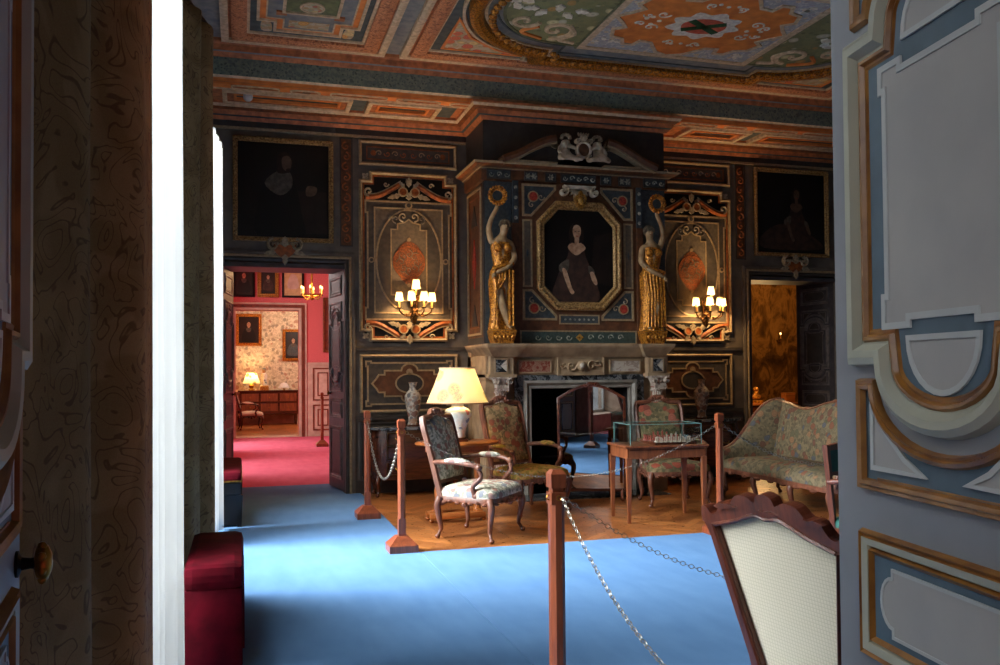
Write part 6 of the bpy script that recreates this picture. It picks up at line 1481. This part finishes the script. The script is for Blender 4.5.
# ------------------------------------------------------------------ the room the viewer stands in
b = MB(); wall_with_bays(b, -1.1, XL, -6.5, .2, [(-2.4, -.6)], .42, 3.6, 4.6, 'far_wainscot'); struct(b.build('wall_entry_left'))
b = MB(); b.box((5, -6.5, 0), (5.3, .2, 4.6), 'far_wainscot'); struct(b.build('wall_entry_right'))
b = MB(); b.box((-1, -6.8, 0), (5.3, -6.5, 4.6), 'far_wainscot'); struct(b.build('wall_entry_back'))
b = MB(); b.box((-1.1, -6.8, 4.6), (5.3, .2, 4.9), 'ceil_white'); struct(b.build('ceiling_entry'))
window('window_3', -.95, -2.4, -.6, .42, 3.6)
b = MB(); b.box((XL, -6.5, .0), (5, -.302, .012), 'carpet_red'); tag(b.build('carpet'), 'crimson carpet behind the viewer, seen only as a reflection in the fire screen', 'carpet')
# ------------------------------------------------------------------ light
def area(name, loc, target, sx, sy, power, col, spread=180):
    L = bpy.data.lights.new(name, 'AREA'); L.shape = 'RECTANGLE'; L.size = sx; L.size_y = sy; L.energy = power; L.color = col; L.spread = math.radians(spread)
    o = bpy.data.objects.new(name, L); COL.objects.link(o); o.location = loc
    d = Vector(target) - Vector(loc); o.rotation_euler = d.to_track_quat('-Z', 'Y').to_euler(); return o
def point(name, loc, power, col, r=.03):
    L = bpy.data.lights.new(name, 'POINT'); L.energy = power; L.color = col; L.shadow_soft_size = r
    o = bpy.data.objects.new(name, L); COL.objects.link(o); o.location = loc; return o
SKY = (.93, .97, 1.0); WARM = (1.0, .62, .28)
area('daylight', (-1.75, 3.45, 2.6), (1.2, 3.45, .2), 2.3, 3.6, P_WIN1, SKY, 92)
area('daylight', (-1.75, 7.3, 2.6), (1.2, 7.3, .2), 2.3, 3.6, P_WIN2, SKY, 92)
area('daylight', (-1.5, -1.5, 2.3), (1.5, -.6, .5), 1.8, 3.0, P_WIN3, SKY, 130)
area('daylight', (-1.5, 13.9, 2.2), (1.2, 13.9, .3), 1.8, 3.0, 130, (1, .95, .88))
area('daylight', (-1.5, 18.1, 2.2), (1.2, 18.1, .3), 1.8, 3.0, 170, (1, .95, .88))
point('lamp_bulb', (2.03, 8.28, 1.29), P_LAMP, WARM, .04)
for cx in (2.02, 6.02):
    for u, w, z in ((-.2, .13, .12), (-.075, .27, .12), (.075, .27, .12), (.2, .13, .12), (0, .17, .27)):
        point('sconce_bulb', (cx + u, YB - .04 - w, 2.205 + z + .03), P_SC, WARM, .02)
point('chandelier_bulb', (1.07, 14, 2.9), 40, WARM, .12)
point('desk_lamp_bulb', (.27, 25.45, 1.38), 28, WARM, .06)
point('end_room_fill', (2.2, 23.4, 3.2), 150, (1, .88, .7), .2)  # added ambient fill for the end room, no fixture belongs to it
point('amber_room_light', (10.4, 14.6, 3.1), 46, (1, .56, .2), .15)
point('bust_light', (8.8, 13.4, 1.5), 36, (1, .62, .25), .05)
w = bpy.data.worlds.new('World'); scene.world = w; w.use_nodes = True
w.node_tree.nodes['Background'].inputs[0].default_value = (.82, .91, 1.0, 1); w.node_tree.nodes['Background'].inputs[1].default_value = P_WORLD

# ------------------------------------------------------------------ camera
cam = bpy.data.cameras.new('Camera'); co = bpy.data.objects.new('Camera', cam); COL.objects.link(co); scene.camera = co
cam.sensor_width = 36; cam.lens = 36 * .8671; cam.shift_y = .01972; cam.clip_start = .02
yaw, pit, rol = .2898, .0227, -.0079
Fv = Vector((math.sin(yaw), math.cos(yaw), 0)); Rv = Vector((math.cos(yaw), -math.sin(yaw), 0)); Uv = Vector((0, 0, 1))
F2 = Fv * math.cos(pit) + Uv * math.sin(pit); U2 = Uv * math.cos(pit) - Fv * math.sin(pit)
R2 = Rv * math.cos(rol) + U2 * math.sin(rol); U3 = U2 * math.cos(rol) - Rv * math.sin(rol)
m3 = Matrix((R2, U3, -F2)).transposed(); co.matrix_world = Matrix.Translation((0, 0, 1.45)) @ m3.to_4x4()
scene.view_settings.view_transform = 'Standard'; scene.view_settings.look = 'None'; scene.view_settings.gamma = 1.0; scene.view_settings.exposure = EXPO
scene.view_settings.use_curve_mapping = False
try:
    scene.cycles.use_denoising = True; scene.cycles.denoiser = 'OPENIMAGEDENOISE'; scene.cycles.sample_clamp_indirect = 6.0
    scene.cycles.max_bounces = 8; scene.cycles.diffuse_bounces = 5; scene.cycles.transparent_max_bounces = 8; scene.cycles.caustics_reflective = False; scene.cycles.caustics_refractive = False
except Exception: pass
